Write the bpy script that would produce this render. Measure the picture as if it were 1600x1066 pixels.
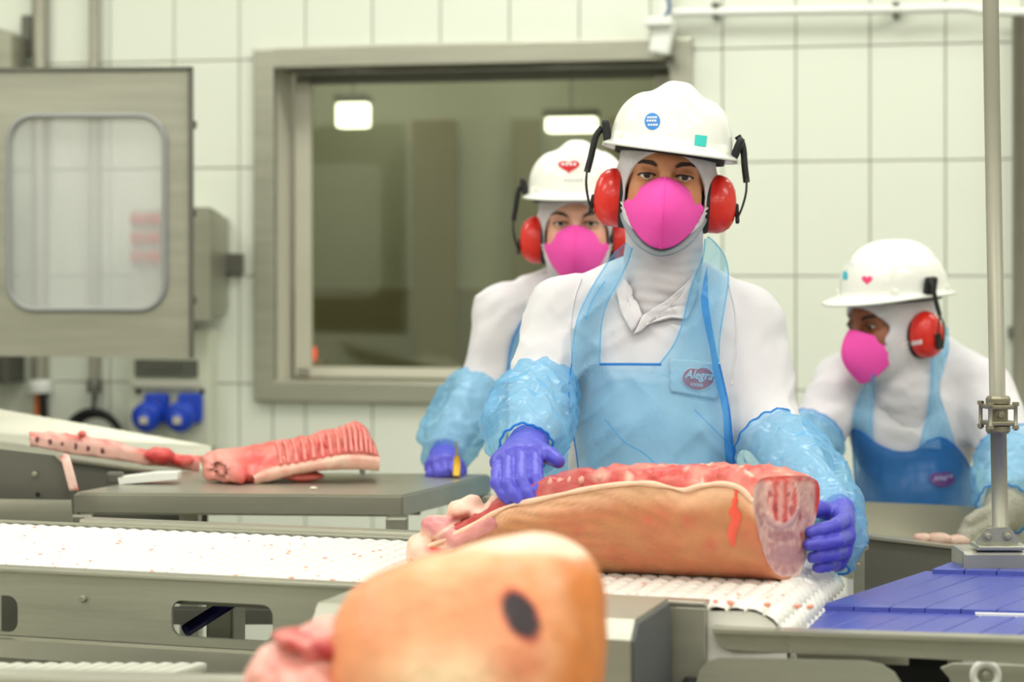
import bpy, bmesh, math, random
import numpy as np
from mathutils import Vector, Matrix
from mathutils.geometry import tessellate_polygon

random.seed(7)
SC = bpy.context.scene
for o in list(bpy.data.objects):
    bpy.data.objects.remove(o)

# ------------------------------------------------------------------ camera, world, lights, exposure
F, HY, CZ = 3200.0, 425.0, 1.36          # focal length in px, eye level row, camera height
cam_d = bpy.data.cameras.new('camera')
cam = bpy.data.objects.new('camera', cam_d)
SC.collection.objects.link(cam)
cam.location = (0, 0, CZ)
cam.rotation_euler = (math.pi / 2, 0, 0)
cam_d.sensor_fit = 'HORIZONTAL'
cam_d.sensor_width = 36
cam_d.lens = 36 * F / 1600
cam_d.shift_y = -(533.0 - HY) / 1600
cam_d.clip_end = 60
cam_d.dof.use_dof = True
cam_d.dof.focus_distance = 3.25
cam_d.dof.aperture_fstop = 3.0
SC.camera = cam

W = bpy.data.worlds.new('world')
SC.world = W
W.use_nodes = True
W.node_tree.nodes['Background'].inputs[0].default_value = (1.0, 0.98, 0.94, 1)
W.node_tree.nodes['Background'].inputs[1].default_value = 0.15

CEIL = 3.4
LAMPS = [(x, y) for y in (-2.4, -0.1, 2.2, 4.6) for x in (-2.3, 0.0, 2.3)]
LAMP_POWER = 26.0
for i, (lx, ly) in enumerate(LAMPS):
    ld = bpy.data.lights.new('fluorescent_light', 'AREA')
    ld.shape = 'RECTANGLE'
    ld.size, ld.size_y = 1.5, 0.5
    ld.energy = LAMP_POWER
    ld.color = (1.0, 0.985, 0.945)
    lo = bpy.data.objects.new('fluorescent_light', ld)
    lo.location = (lx, ly, CEIL - 0.13)
    SC.collection.objects.link(lo)

for k_, v_ in (('max_bounces', 6), ('diffuse_bounces', 3), ('glossy_bounces', 3), ('transparent_max_bounces', 10)):
    setattr(SC.cycles, k_, v_)
SC.view_settings.view_transform = 'Standard'
SC.view_settings.look = 'None'
SC.view_settings.gamma = 1
SC.view_settings.exposure = 0.0
SC.view_settings.use_curve_mapping = False

# ------------------------------------------------------------------ helpers
def at(x, y, Y):
    """photo row/column at depth Y (metres from the camera plane) -> world point"""
    return np.array([(x - 800.0) / F * Y, Y, CZ - (y - HY) / F * Y])

def atz(x, y, z):
    Y = F * (CZ - z) / (y - HY)
    return np.array([(x - 800.0) / F * Y, Y, z])

def lin(c):
    c = np.asarray(c, float) / 255.0
    return np.where(c <= 0.04045, c / 12.92, ((c + 0.055) / 1.055) ** 2.4)

def thing(name, label, cat, loc=(0, 0, 0), group=None):
    o = bpy.data.objects.new(name, None)
    o.empty_display_size = 0.05
    o.location = tuple(loc)
    SC.collection.objects.link(o)
    o['label'] = label
    o['category'] = cat
    if group:
        o['group'] = group
    return o

def base_of(o):
    b = np.zeros(3)
    while o is not None:
        b += np.array(o.location)
        o = o.parent
    return b

def add(name, V, Fc, m, parent=None, smooth=True, col=None, tag=None, kind=None, origin=None, label=None):
    """one mesh object from world-space vertices"""
    V = np.asarray(V, float).reshape(-1, 3)
    b = base_of(parent) if parent is not None else np.zeros(3)
    org = np.asarray(origin, float) if origin is not None else (V.mean(0) if parent is None else b)
    me = bpy.data.meshes.new(name)
    if isinstance(Fc, np.ndarray):
        Fc = Fc.tolist()
    me.from_pydata((V - org).tolist(), [], Fc)
    me.update()
    if smooth:
        me.polygons.foreach_set('use_smooth', [True] * len(me.polygons))
    if col is not None:
        a = me.color_attributes.new('Col', 'FLOAT_COLOR', 'POINT')
        c4 = np.ones((len(V), 4), np.float32)
        c4[:, :3] = np.clip(col, 0, 1)
        a.data.foreach_set('color', c4.ravel())
    me.materials.append(m)
    o = bpy.data.objects.new(name, me)
    SC.collection.objects.link(o)
    o.location = tuple(org - b)
    if parent is not None:
        o.parent = parent
    if tag:
        o['label'], o['category'] = tag[0], tag[1]
        if len(tag) > 2 and tag[2]:
            o['group'] = tag[2]
    if kind:
        o['kind'] = kind
    if label:
        o['label'] = label
    return o

def bm_mesh(bm):
    bm.normal_update()
    V = np.array([v.co[:] for v in bm.verts])
    for i, v in enumerate(bm.verts):
        v.index = i
    Fc = [[v.index for v in f.verts] for f in bm.faces]
    bm.free()
    return V, Fc

def boxm(size, bev=0.0, seg=2):
    bm = bmesh.new()
    bmesh.ops.create_cube(bm, size=1)
    bmesh.ops.scale(bm, vec=size, verts=bm.verts)
    if bev > 0:
        bmesh.ops.bevel(bm, geom=bm.edges[:], offset=min(bev, min(size) * 0.45), segments=seg, affect='EDGES', profile=0.6)
    return bm_mesh(bm)

def rotz(a):
    c, s = math.cos(a), math.sin(a)
    return np.array([[c, -s, 0], [s, c, 0], [0, 0, 1.0]])

def rotx(a):
    c, s = math.cos(a), math.sin(a)
    return np.array([[1.0, 0, 0], [0, c, -s], [0, s, c]])

def roty(a):
    c, s = math.cos(a), math.sin(a)
    return np.array([[c, 0, s], [0, 1.0, 0], [-s, 0, c]])

def box(name, c, size, m, parent=None, R=None, bev=0.004, **kw):
    V, Fc = boxm(size, bev)
    if R is not None:
        V = V @ R.T
    return add(name, V + np.asarray(c), Fc, m, parent, smooth=False, **kw)

def join(parts):
    Vs, Fs, n = [], [], 0
    for V, Fc in parts:
        V = np.asarray(V, float)
        Vs.append(V)
        Fs += [[i + n for i in f] for f in Fc]
        n += len(V)
    return np.concatenate(Vs), Fs

def grid_faces(n, m, cu=False, cv=False):
    i = np.arange(n if cu else n - 1)
    j = np.arange(m if cv else m - 1)
    I, J = np.meshgrid(i, j, indexing='ij')
    I2, J2 = (I + 1) % n, (J + 1) % m
    return np.stack([I * m + J, I2 * m + J, I2 * m + J2, I * m + J2], -1).reshape(-1, 4)

def loft(rings, caps=True):
    """rings: (n, m, 3), each ring closed"""
    R = np.asarray(rings, float)
    n, m = R.shape[:2]
    Fc = grid_faces(n, m, False, True).tolist()
    V = R.reshape(-1, 3)
    if caps:
        c0, c1 = R[0].mean(0), R[-1].mean(0)
        k = len(V)
        V = np.concatenate([V, [c0, c1]])
        for j in range(m):
            Fc.append([k, (j + 1) % m, j])
            Fc.append([k + 1, (n - 1) * m + j, (n - 1) * m + (j + 1) % m])
    # face outward
    return V, [f[::-1] for f in Fc]

def frames(P):
    P = np.asarray(P, float)
    T = np.gradient(P, axis=0)
    T /= np.linalg.norm(T, axis=1)[:, None] + 1e-12
    a = np.array([0, 0, 1.0]) if abs(T[0, 2]) < 0.9 else np.array([1.0, 0, 0])
    N = np.zeros_like(P)
    v = np.cross(T[0], a)
    N[0] = v / np.linalg.norm(v)
    for i in range(1, len(P)):
        v = N[i - 1] - T[i] * np.dot(N[i - 1], T[i])
        N[i] = v / (np.linalg.norm(v) + 1e-12)
    return T, N, np.cross(T, N)

def tube(P, r, seg=12, caps=True, flat=1.0):
    P = np.asarray(P, float)
    r = np.broadcast_to(np.asarray(r, float), (len(P),))
    T, N, B = frames(P)
    a = np.linspace(0, 2 * math.pi, seg, endpoint=False)
    R = P[:, None] + r[:, None, None] * (np.cos(a)[None, :, None] * N[:, None] + flat * np.sin(a)[None, :, None] * B[:, None])
    return loft(R, caps)

def spline(P, n):
    """Catmull-Rom through the rows of P (any width), n samples"""
    P = np.asarray(P, float)
    Q = np.concatenate([[2 * P[0] - P[1]], P, [2 * P[-1] - P[-2]]])
    t = np.linspace(0, len(P) - 1, n)
    i = np.minimum(t.astype(int), len(P) - 2)
    u = (t - i)[:, None]
    a, b, c, d = Q[i], Q[i + 1], Q[i + 2], Q[i + 3]
    return 0.5 * (2 * b + (c - a) * u + (2 * a - 5 * b + 4 * c - d) * u ** 2 + (3 * b - a - 3 * c + d) * u ** 3)

def resample_closed(P, n, smooth_it=0):
    P = np.asarray(P, float)
    Q = np.concatenate([P, P[:1]])
    s = np.concatenate([[0], np.cumsum(np.linalg.norm(np.diff(Q, axis=0), axis=1))])
    t = np.linspace(0, s[-1], n, endpoint=False)
    R = np.stack([np.interp(t, s, Q[:, k]) for k in range(P.shape[1])], 1)
    for _ in range(smooth_it):
        R = 0.5 * R + 0.25 * (np.roll(R, 1, 0) + np.roll(R, -1, 0))
    return R

def lathe(prof, c, axis=(0, 0, 1), seg=24):
    """prof: (radius, height) pairs along axis from c"""
    ax = np.asarray(axis, float)
    ax /= np.linalg.norm(ax)
    h = np.array([1.0, 0, 0]) if abs(ax[0]) < 0.9 else np.array([0, 1.0, 0])
    u = np.cross(ax, h)
    u /= np.linalg.norm(u)
    v = np.cross(ax, u)
    a = np.linspace(0, 2 * math.pi, seg, endpoint=False)
    R = [np.asarray(c) + ax * hh + rr * (np.cos(a)[:, None] * u + np.sin(a)[:, None] * v) for rr, hh in prof]
    return loft(R, True)

def prism(poly, o, ex, ey, depth, holes=()):
    """extruded 2D polygon (with holes): poly in metres along ex, ey from o, thickness along ex x ey"""
    ex, ey, o = np.asarray(ex, float), np.asarray(ey, float), np.asarray(o, float)
    ez = np.cross(ex, ey)
    loops = [list(poly)] + [list(h) for h in holes]
    tris = tessellate_polygon([[Vector((p[0], p[1], 0)) for p in L] for L in loops])
    flat = [p for L in loops for p in L]
    n = len(flat)
    V = [o + ex * p[0] + ey * p[1] for p in flat] + [o + ex * p[0] + ey * p[1] + ez * depth for p in flat]
    Fc = []
    for t in tris:
        a, b, c = [flat[i] for i in t]
        s = (b[0] - a[0]) * (c[1] - a[1]) - (b[1] - a[1]) * (c[0] - a[0])
        t = list(t) if s > 0 else list(t)[::-1]
        Fc.append(t[::-1])
        Fc.append([i + n for i in t])
    k = 0
    for li, L in enumerate(loops):
        m = len(L)
        area = sum(L[i][0] * L[(i + 1) % m][1] - L[(i + 1) % m][0] * L[i][1] for i in range(m))
        ccw = (area > 0) == (li == 0)
        for i in range(m):
            a, b = k + i, k + (i + 1) % m
            Fc.append([a, b, b + n, a + n] if ccw else [b, a, a + n, b + n])
        k += m
    return np.array(V), Fc

def rrect(x0, y0, x1, y1, r, seg=6):
    pts = []
    for cx, cy, a0 in ((x1 - r, y0 + r, -90), (x1 - r, y1 - r, 0), (x0 + r, y1 - r, 90), (x0 + r, y0 + r, 180)):
        for k in range(seg + 1):
            a = math.radians(a0 + 90 * k / seg)
            pts.append((cx + r * math.cos(a), cy + r * math.sin(a)))
    return pts

# ---- noise + signed distance fields (numpy)
def _hash(ix, iy, iz, seed):
    n = (ix * 374761393 + iy * 668265263 + iz * 2147483647 + seed * 1274126177) & 0xFFFFFFFF
    n = ((n ^ (n >> 13)) * 1274126177) & 0xFFFFFFFF
    n = n ^ (n >> 16)
    return (n & 0xFFFF) / 65535.0

def vnoise(P, scale, seed=0):
    """smooth value noise in [-1, 1]"""
    Q = np.asarray(P, float) * scale + 1000.0
    I = np.floor(Q).astype(np.int64)
    f = Q - I
    f = f * f * (3 - 2 * f)
    out = 0
    for dx in (0, 1):
        wx = f[:, 0] if dx else 1 - f[:, 0]
        for dy in (0, 1):
            wy = f[:, 1] if dy else 1 - f[:, 1]
            for dz in (0, 1):
                wz = f[:, 2] if dz else 1 - f[:, 2]
                out = out + wx * wy * wz * _hash(I[:, 0] + dx, I[:, 1] + dy, I[:, 2] + dz, seed)
    return out * 2 - 1

def fbm(P, scale, seed=0, octv=3):
    o, a = 0, 1.0
    for k in range(octv):
        o = o + a * vnoise(P, scale * 2 ** k, seed + k)
        a *= 0.5
    return o

def rcone(a, b, ra, rb, fold=0.0, ff=30.0, seed=3):
    a, b = np.asarray(a, float), np.asarray(b, float)
    ba = b - a
    L2 = float(ba @ ba) + 1e-12
    def f(P):
        h = np.clip(((P - a) @ ba) / L2, 0, 1)
        q = P - a - h[:, None] * ba
        l = np.linalg.norm(q, axis=1)
        r = ra + (rb - ra) * h
        if fold:
            d = q / (l[:, None] + 1e-6)
            S = np.stack([h * math.sqrt(L2) * ff + d[:, 0] * 0.9, d[:, 1] * 1.3 + d[:, 2] * 0.6, d[:, 2] * 1.3 - d[:, 0] * 0.5], 1)
            r = r + fold * (vnoise(S, 1.0, seed) + 0.4 * vnoise(S, 2.3, seed + 5))
        return l - r
    return f

def ell(c, r, R=None):
    c, r = np.asarray(c, float), np.asarray(r, float)
    def f(P):
        q = P - c
        if R is not None:
            q = q @ R
        k0 = np.linalg.norm(q / r, axis=1)
        k1 = np.linalg.norm(q / (r * r), axis=1) + 1e-9
        return k0 * (k0 - 1) / k1
    return f

def rbox(c, h, rd, R=None):
    c, h = np.asarray(c, float), np.asarray(h, float)
    def f(P):
        q = P - c
        if R is not None:
            q = q @ R
        q = np.abs(q) - h + rd
        return np.linalg.norm(np.maximum(q, 0), axis=1) + np.minimum(q.max(1), 0) - rd
    return f

def smin(a, b, k):
    h = np.maximum(k - np.abs(a - b), 0) / k
    return np.minimum(a, b) - h * h * k * 0.25

def union(fs, k):
    def f(P):
        d = fs[0](P)
        for g in fs[1:]:
            d = smin(d, g(P), k)
        return d
    return f

def minus(f, g, k):
    return lambda P: -smin(-f(P), g(P), k)

def offs(f, r):
    return lambda P: f(P) - r

def mesh_sdf(f, lo, hi, h, m=4, band=2.2):
    """naive surface nets of f on a grid of step h; fine values only near the surface"""
    lo = np.asarray(lo, float)
    n = np.ceil((np.asarray(hi, float) - lo) / h / m).astype(int) * m + 1
    ax = [lo[k] + h * np.arange(n[k]) for k in range(3)]
    cx = [a[::m] for a in ax]
    G = np.stack(np.meshgrid(*cx, indexing='ij'), -1).reshape(-1, 3)
    Dc = f(G).reshape([len(c) for c in cx])
    idx = [np.minimum((np.arange(n[k]) + m // 2) // m, len(cx[k]) - 1) for k in range(3)]
    D = Dc[np.ix_(*idx)].copy()
    mask = np.abs(D) < band * m * h
    I = np.argwhere(mask)
    P = lo + h * I
    vals = np.empty(len(P))
    for s in range(0, len(P), 400000):
        vals[s:s + 400000] = f(P[s:s + 400000])
    D[mask] = vals
    S = D < 0
    nx, ny, nz = D.shape
    cnt = np.zeros((nx - 1, ny - 1, nz - 1), np.int8)
    for a in (0, 1):
        for b in (0, 1):
            for c in (0, 1):
                cnt += S[a:nx - 1 + a, b:ny - 1 + b, c:nz - 1 + c]
    act = np.argwhere((cnt > 0) & (cnt < 8))
    vid = np.full(cnt.shape, -1, np.int64)
    vid[act[:, 0], act[:, 1], act[:, 2]] = np.arange(len(act))
    pos, num = np.zeros((len(act), 3)), np.zeros(len(act))
    cs = [(a, b, c) for a in (0, 1) for b in (0, 1) for c in (0, 1)]
    for p in cs:
        for k in range(3):
            if p[k] == 0:
                q = list(p)
                q[k] = 1
                d0 = D[act[:, 0] + p[0], act[:, 1] + p[1], act[:, 2] + p[2]]
                d1 = D[act[:, 0] + q[0], act[:, 1] + q[1], act[:, 2] + q[2]]
                x = (d0 < 0) != (d1 < 0)
                t = np.where(x, d0 / np.where(x, d0 - d1, 1), 0)
                e = np.array(p, float)[None] + t[:, None] * (np.array(q, float) - np.array(p, float))[None]
                pos += np.where(x[:, None], e, 0)
                num += x
    V = lo + h * (act + pos / num[:, None])
    Fs = []
    for k in range(3):
        o1, o2 = (k + 1) % 3, (k + 2) % 3
        sl0 = [slice(1, D.shape[j] - 1) for j in range(3)]
        sl1 = list(sl0)
        sl0[k] = slice(0, D.shape[k] - 1)
        sl1[k] = slice(1, D.shape[k])
        A, B = S[tuple(sl0)], S[tuple(sl1)]
        E = np.argwhere(A != B)
        ins = A[E[:, 0], E[:, 1], E[:, 2]]
        E = E.copy()
        E[:, o1] += 1
        E[:, o2] += 1
        def cell(d1, d2):
            C = E.copy()
            C[:, o1] -= d1
            C[:, o2] -= d2
            return vid[C[:, 0], C[:, 1], C[:, 2]]
        q = np.stack([cell(1, 1), cell(0, 1), cell(0, 0), cell(1, 0)], 1)
        q[~ins] = q[~ins][:, ::-1]
        Fs.append(q)
    Fq = np.concatenate(Fs)
    Fq = Fq[(Fq >= 0).all(1)]
    return V, Fq

def smooth_mesh(V, Fq, it=1, lam=0.5):
    n = len(V)
    e = np.concatenate([Fq[:, [0, 1]], Fq[:, [1, 2]], Fq[:, [2, 3]], Fq[:, [3, 0]]])
    for _ in range(it):
        acc, w = np.zeros_like(V), np.zeros(n)
        for a, b in ((0, 1), (1, 0)):
            for k in range(3):
                acc[:, k] += np.bincount(e[:, a], V[e[:, b], k], n)
            w += np.bincount(e[:, a], minlength=n)
        V = V + lam * (acc / np.maximum(w, 1)[:, None] - V)
    return V

def grad(f, P, e=0.001):
    g = np.empty_like(P)
    for k in range(3):
        d = np.zeros(3)
        d[k] = e
        g[:, k] = (f(P + d) - f(P - d)) / (2 * e)
    return g

def settle(f, P, off, it=6):
    """move points along the field's gradient onto f = off"""
    P = np.array(P, float)
    for _ in range(it):
        g = grad(f, P)
        g2 = (g * g).sum(1)[:, None] + 0.05
        P = P - np.clip((f(P) - off)[:, None], -0.03, 0.03) * g / g2
    return P

def drape(f, px, off, Y0=2.6, Y1=5.0, it=60):
    """where sight lines through photo points first meet f = off; misses settle on the nearest surface"""
    px = np.asarray(px, float).reshape(-1, 2)
    d = np.stack([(px[:, 0] - 800) / F, np.ones(len(px)), -(px[:, 1] - HY) / F], 1)
    o = np.array([0, 0, CZ])
    t = np.full(len(px), Y0)
    best, bt = np.full(len(px), 9.0), t.copy()
    for _ in range(it):
        v = f(o + d * t[:, None]) - off
        b = np.abs(v) < best
        best[b], bt[b] = np.abs(v)[b], t[b]
        t = np.minimum(t + v * 0.8, Y1)
    P = o + d * bt[:, None]
    bad = best > 0.002
    if bad.any():
        P[bad] = settle(f, P[bad], off)
    return settle(f, P, off, 3)

# ------------------------------------------------------------------ materials
MATS = {}
def mat(name, rgb=None, rough=0.5, metal=0.0, spec=0.5, alpha=1.0, bump=0.0, bscale=60.0, var=0.0, vscale=8.0,
        vcol=False, sss=0.0, coat=0.0, sheen=0.0, trans=0.0, stretch=None, emit=None):
    if name in MATS:
        return MATS[name]
    m = bpy.data.materials.new(name)
    m.use_nodes = True
    nt = m.node_tree
    b = nt.nodes['Principled BSDF']
    b.inputs['Roughness'].default_value = rough
    b.inputs['Metallic'].default_value = metal
    b.inputs['Specular IOR Level'].default_value = spec
    b.inputs['Alpha'].default_value = alpha
    b.inputs['Coat Weight'].default_value = coat
    b.inputs['Transmission Weight'].default_value = trans
    if sss:
        b.inputs['Subsurface Weight'].default_value = sss
        b.inputs['Subsurface Radius'].default_value = (0.012, 0.005, 0.003)
        b.inputs['Subsurface Scale'].default_value = 1.0
    c = lin(rgb) if rgb is not None else np.array([0.8, 0.8, 0.8])
    b.inputs['Base Color'].default_value = (*c, 1)
    tc = nt.nodes.new('ShaderNodeTexCoord')
    src = tc.outputs['Object']
    if stretch:
        mp = nt.nodes.new('ShaderNodeMapping')
        mp.inputs['Scale'].default_value = stretch
        nt.links.new(src, mp.inputs['Vector'])
        src = mp.outputs['Vector']
    colsock = None
    if vcol:
        va = nt.nodes.new('ShaderNodeVertexColor')
        va.layer_name = 'Col'
        colsock = va.outputs['Color']
    if var:
        nz = nt.nodes.new('ShaderNodeTexNoise')
        nz.inputs['Scale'].default_value = vscale
        nz.inputs['Detail'].default_value = 4
        nt.links.new(src, nz.inputs['Vector'])
        mr = nt.nodes.new('ShaderNodeMapRange')
        mr.inputs['From Min'].default_value = 0.3
        mr.inputs['From Max'].default_value = 0.7
        mr.inputs['To Min'].default_value = 1 - var
        mr.inputs['To Max'].default_value = 1 + var
        nt.links.new(nz.outputs['Fac'], mr.inputs['Value'])
        mx = nt.nodes.new('ShaderNodeVectorMath')
        mx.operation = 'SCALE'
        if colsock is None:
            mx.inputs[0].default_value = tuple(c)
        else:
            nt.links.new(colsock, mx.inputs[0])
        nt.links.new(mr.outputs['Result'], mx.inputs['Scale'])
        colsock = mx.outputs['Vector']
    if colsock is not None:
        nt.links.new(colsock, b.inputs['Base Color'])
    if bump:
        n2 = nt.nodes.new('ShaderNodeTexNoise')
        n2.inputs['Scale'].default_value = bscale
        n2.inputs['Detail'].default_value = 3
        nt.links.new(src, n2.inputs['Vector'])
        bp = nt.nodes.new('ShaderNodeBump')
        bp.inputs['Strength'].default_value = bump
        bp.inputs['Distance'].default_value = 0.01
        nt.links.new(n2.outputs['Fac'], bp.inputs['Height'])
        nt.links.new(bp.outputs['Normal'], b.inputs['Normal'])
    if emit:
        b.inputs['Emission Color'].default_value = (*lin(emit[0]), 1)
        b.inputs['Emission Strength'].default_value = emit[1]
    MATS[name] = m
    return m

STEEL = mat('brushed_steel', (176, 176, 160), 0.42, 0.75, bump=0.04, bscale=9, var=0.08, vscale=3, stretch=(1, 1, 14))
STEEL_H = mat('brushed_steel_horizontal', (184, 183, 168), 0.34, 0.8, bump=0.03, bscale=9, var=0.07, vscale=2.5, stretch=(1, 6, 6))
STEEL_D = mat('dull_dark_steel', (112, 112, 102), 0.5, 0.6, var=0.1, vscale=4)
STEEL_P = mat('pipe_steel', (158, 156, 140), 0.5, 0.6, var=0.05)
WHITE_P = mat('white_plastic', (236, 238, 230), 0.4)
HELMET = mat('helmet_white_plastic', (246, 247, 238), 0.22, coat=0.3, spec=0.5)
BLACK = mat('black_plastic', (22, 23, 24), 0.45)
RUBBER = mat('black_rubber', (30, 30, 32), 0.7)
RED_P = mat('red_plastic', (226, 38, 24), 0.32, coat=0.2)
DARK = mat('dark_cavity', (24, 24, 22), 0.8)
TILE = mat('glazed_tile', (230, 235, 219), 0.16, spec=0.4, var=0.015, vscale=2)
GROUT = mat('tile_grout', (180, 178, 158), 0.9)
FABRIC = mat('white_cotton', (222, 220, 222), 0.9, bump=0.05, bscale=40, var=0.02, vscale=14)
HOODM = mat('white_knit', (216, 212, 215), 0.95, bump=0.08, bscale=80, var=0.02, vscale=14)
GREYCLOTH = mat('grey_cloth', (140, 150, 156), 0.9)
PINK = mat('pink_mask_fabric', (255, 84, 186), 0.75, bump=0.06, bscale=260, sheen=0.2)
GLOVE = mat('violet_nitrile', (80, 78, 196), 0.42, bump=0.12, bscale=70, var=0.05, vscale=20)
SKINV = mat('skin', None, 0.5, vcol=True, sss=0.0, var=0.03, vscale=60)
MEATV = mat('meat_surface', None, 0.38, vcol=True, sss=0.0, bump=0.12, bscale=220, var=0.06, vscale=70)
PIGV = mat('pig_skin', None, 0.42, vcol=True, sss=0.0, bump=0.2, bscale=70, var=0.08, vscale=40)
VCOLM = mat('printed_colour', None, 0.5, vcol=True)
EYEV = mat('eyeball', None, 0.12, vcol=True)
HAIR = mat('dark_brown_hair', (52, 34, 26), 0.7)

def film(name, rgb, alpha, rough=0.25, tint=(0.70, 0.905, 1.0)):
    """thin translucent plastic film"""
    m = bpy.data.materials.new(name)
    m.use_nodes = True
    nt = m.node_tree
    b = nt.nodes['Principled BSDF']
    out = nt.nodes['Material Output']
    b.inputs['Base Color'].default_value = (*lin(rgb), 1)
    b.inputs['Roughness'].default_value = rough
    tr = nt.nodes.new('ShaderNodeBsdfTransparent')
    tr.inputs['Color'].default_value = (*tint, 1)
    tl = nt.nodes.new('ShaderNodeBsdfTranslucent')
    tl.inputs['Color'].default_value = (*lin(rgb), 1)
    m1 = nt.nodes.new('ShaderNodeMixShader')
    m1.inputs[0].default_value = 0.3
    nt.links.new(b.outputs[0], m1.inputs[1])
    nt.links.new(tl.outputs[0], m1.inputs[2])
    m2 = nt.nodes.new('ShaderNodeMixShader')
    nt.links.new(tr.outputs[0], m2.inputs[1])
    nt.links.new(m1.outputs[0], m2.inputs[2])
    tc = nt.nodes.new('ShaderNodeTexCoord')
    nz = nt.nodes.new('ShaderNodeTexNoise')
    nz.inputs['Scale'].default_value = 16
    nz.inputs['Detail'].default_value = 5
    nz.inputs['Distortion'].default_value = 0.6
    nt.links.new(tc.outputs['Object'], nz.inputs['Vector'])
    mr = nt.nodes.new('ShaderNodeMapRange')
    mr.inputs['From Min'].default_value = 0.3
    mr.inputs['From Max'].default_value = 0.7
    mr.inputs['To Min'].default_value = alpha - 0.10
    mr.inputs['To Max'].default_value = min(1, alpha + 0.14)
    nt.links.new(nz.outputs['Fac'], mr.inputs['Value'])
    nt.links.new(mr.outputs['Result'], m2.inputs[0])
    bp = nt.nodes.new('ShaderNodeBump')
    bp.inputs['Strength'].default_value = 0.10
    bp.inputs['Distance'].default_value = 0.012
    nt.links.new(nz.outputs['Fac'], bp.inputs['Height'])
    nt.links.new(bp.outputs['Normal'], b.inputs['Normal'])
    nt.links.new(m2.outputs[0], out.inputs['Surface'])
    MATS[name] = m
    return m

FILM = film('blue_apron_film', (140, 204, 246), 0.25)
FILM2 = film('blue_apron_film_folded', (60, 152, 230), 0.5, 0.25, (0.38, 0.72, 0.95))
FILM3 = film('blue_sleeve_film', (160, 214, 248), 0.42, 0.14)

# ------------------------------------------------------------------ the room
TH = math.radians(12.2)
W0 = np.array([-1.1797, 6.0165])
WC, WS = math.cos(TH), math.sin(TH)
WD, WN = np.array([WC, -WS, 0]), np.array([-WS, -WC, 0])
UPV = np.array([0, 0, 1.0])
RW = np.stack([WD, -WN, UPV], 1)          # local x along wall, y into wall, z up
ZR, TW, THT = 1.3485, 0.2, 0.3125

def on_wall(px, py, d=0.0):
    a = (px - 800) / F
    x0, y0 = W0[0] + WN[0] * d, W0[1] + WN[1] * d
    s = (a * y0 - x0) / (WC + a * WS)
    Y = y0 - s * WS
    return s, CZ - (py - HY) / F * Y

def wallp(s, z, d=0.0):
    return np.array([W0[0], W0[1], 0]) + WD * s + UPV * z + WN * d

ws0, wz1 = on_wall(401, 76)
ws1, _ = on_wall(1083, 58)
_, wz0 = on_wall(404, 627)
FRW = 0.062                                # steel window frame width
hs0, hs1, hz0, hz1 = ws0 + FRW * 0.8, ws1 - FRW * 0.8, wz0 + FRW * 0.8, wz1 - FRW * 0.8
V, Fc = prism([(-2.7, 0), (5.0, 0), (5.0, CEIL), (-2.7, CEIL)], wallp(0, 0, -0.16), WD, UPV, 0.155,
              holes=[[(hs0, hz0), (hs1, hz0), (hs1, hz1), (hs0, hz1)]])
wall_back = add('wall_back', V, Fc, GROUT, smooth=False, kind='structure', origin=wallp(0, 0, 0))
g = 0.0035
tile_cache = {}
def tile(s0, s1, z0, z1):
    w, h = s1 - s0, z1 - z0
    if w < 0.012 or h < 0.012:
        return
    key = (round(w, 4), round(h, 4))
    if key not in tile_cache:
        V, Fc = boxm((w - g, 0.009, h - g), 0.0015, 1)
        o = add('tile', V @ RW.T, Fc, TILE, smooth=False, origin=(0, 0, 0))
        tile_cache[key] = o.data
    else:
        o = bpy.data.objects.new('tile', tile_cache[key])
        SC.collection.objects.link(o)
    o.parent = wall_back
    o.location = tuple(wallp((s0 + s1) / 2, (z0 + z1) / 2, 0.0) - wallp(0, 0, 0))
for k in range(-8, 18):
    for n in range(-4, 6):
        s0, s1, z0, z1 = k * TW, (k + 1) * TW, ZR + n * THT, ZR + (n + 1) * THT
        if s1 <= hs0 or s0 >= hs1 or z1 <= hz0 or z0 >= hz1:
            tile(s0, s1, z0, z1)
            continue
        a0, a1 = max(s0, hs0), min(s1, hs1)
        if s0 < hs0: tile(s0, hs0, z0, z1)
        if s1 > hs1: tile(hs1, s1, z0, z1)
        if z0 < hz0: tile(a0, a1, z0, hz0)
        if z1 > hz1: tile(a0, a1, hz1, z1)

FLOORM = mat('epoxy_floor', (150, 150, 140), 0.35, var=0.08, vscale=3)
CEILM = mat('ceiling_panel', (236, 236, 228), 0.7)
PAINT = mat('painted_wall', (226, 228, 214), 0.5, var=0.02)
V, Fc = boxm((9.4, 16, 0.1))
add('floor', V + [0.2, 1.5, -0.05], Fc, FLOORM, smooth=False, kind='structure')
V, Fc = boxm((9.4, 16, 0.1))
add('ceiling', V + [0.2, 1.5, CEIL + 0.05], Fc, CEILM, smooth=False, kind='structure')
for nm, x in (('wall_left', -3.75), ('wall_right', 3.75)):
    V, Fc = boxm((0.1, 12.4, CEIL))
    add(nm, V + [x, 0.4 if x < 0 else -1.2, CEIL / 2], Fc, PAINT, smooth=False, kind='structure')
V, Fc = boxm((7.6, 0.1, CEIL))
add('wall_front', V + [0, -5.6, CEIL / 2], Fc, PAINT, smooth=False, kind='structure')

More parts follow.
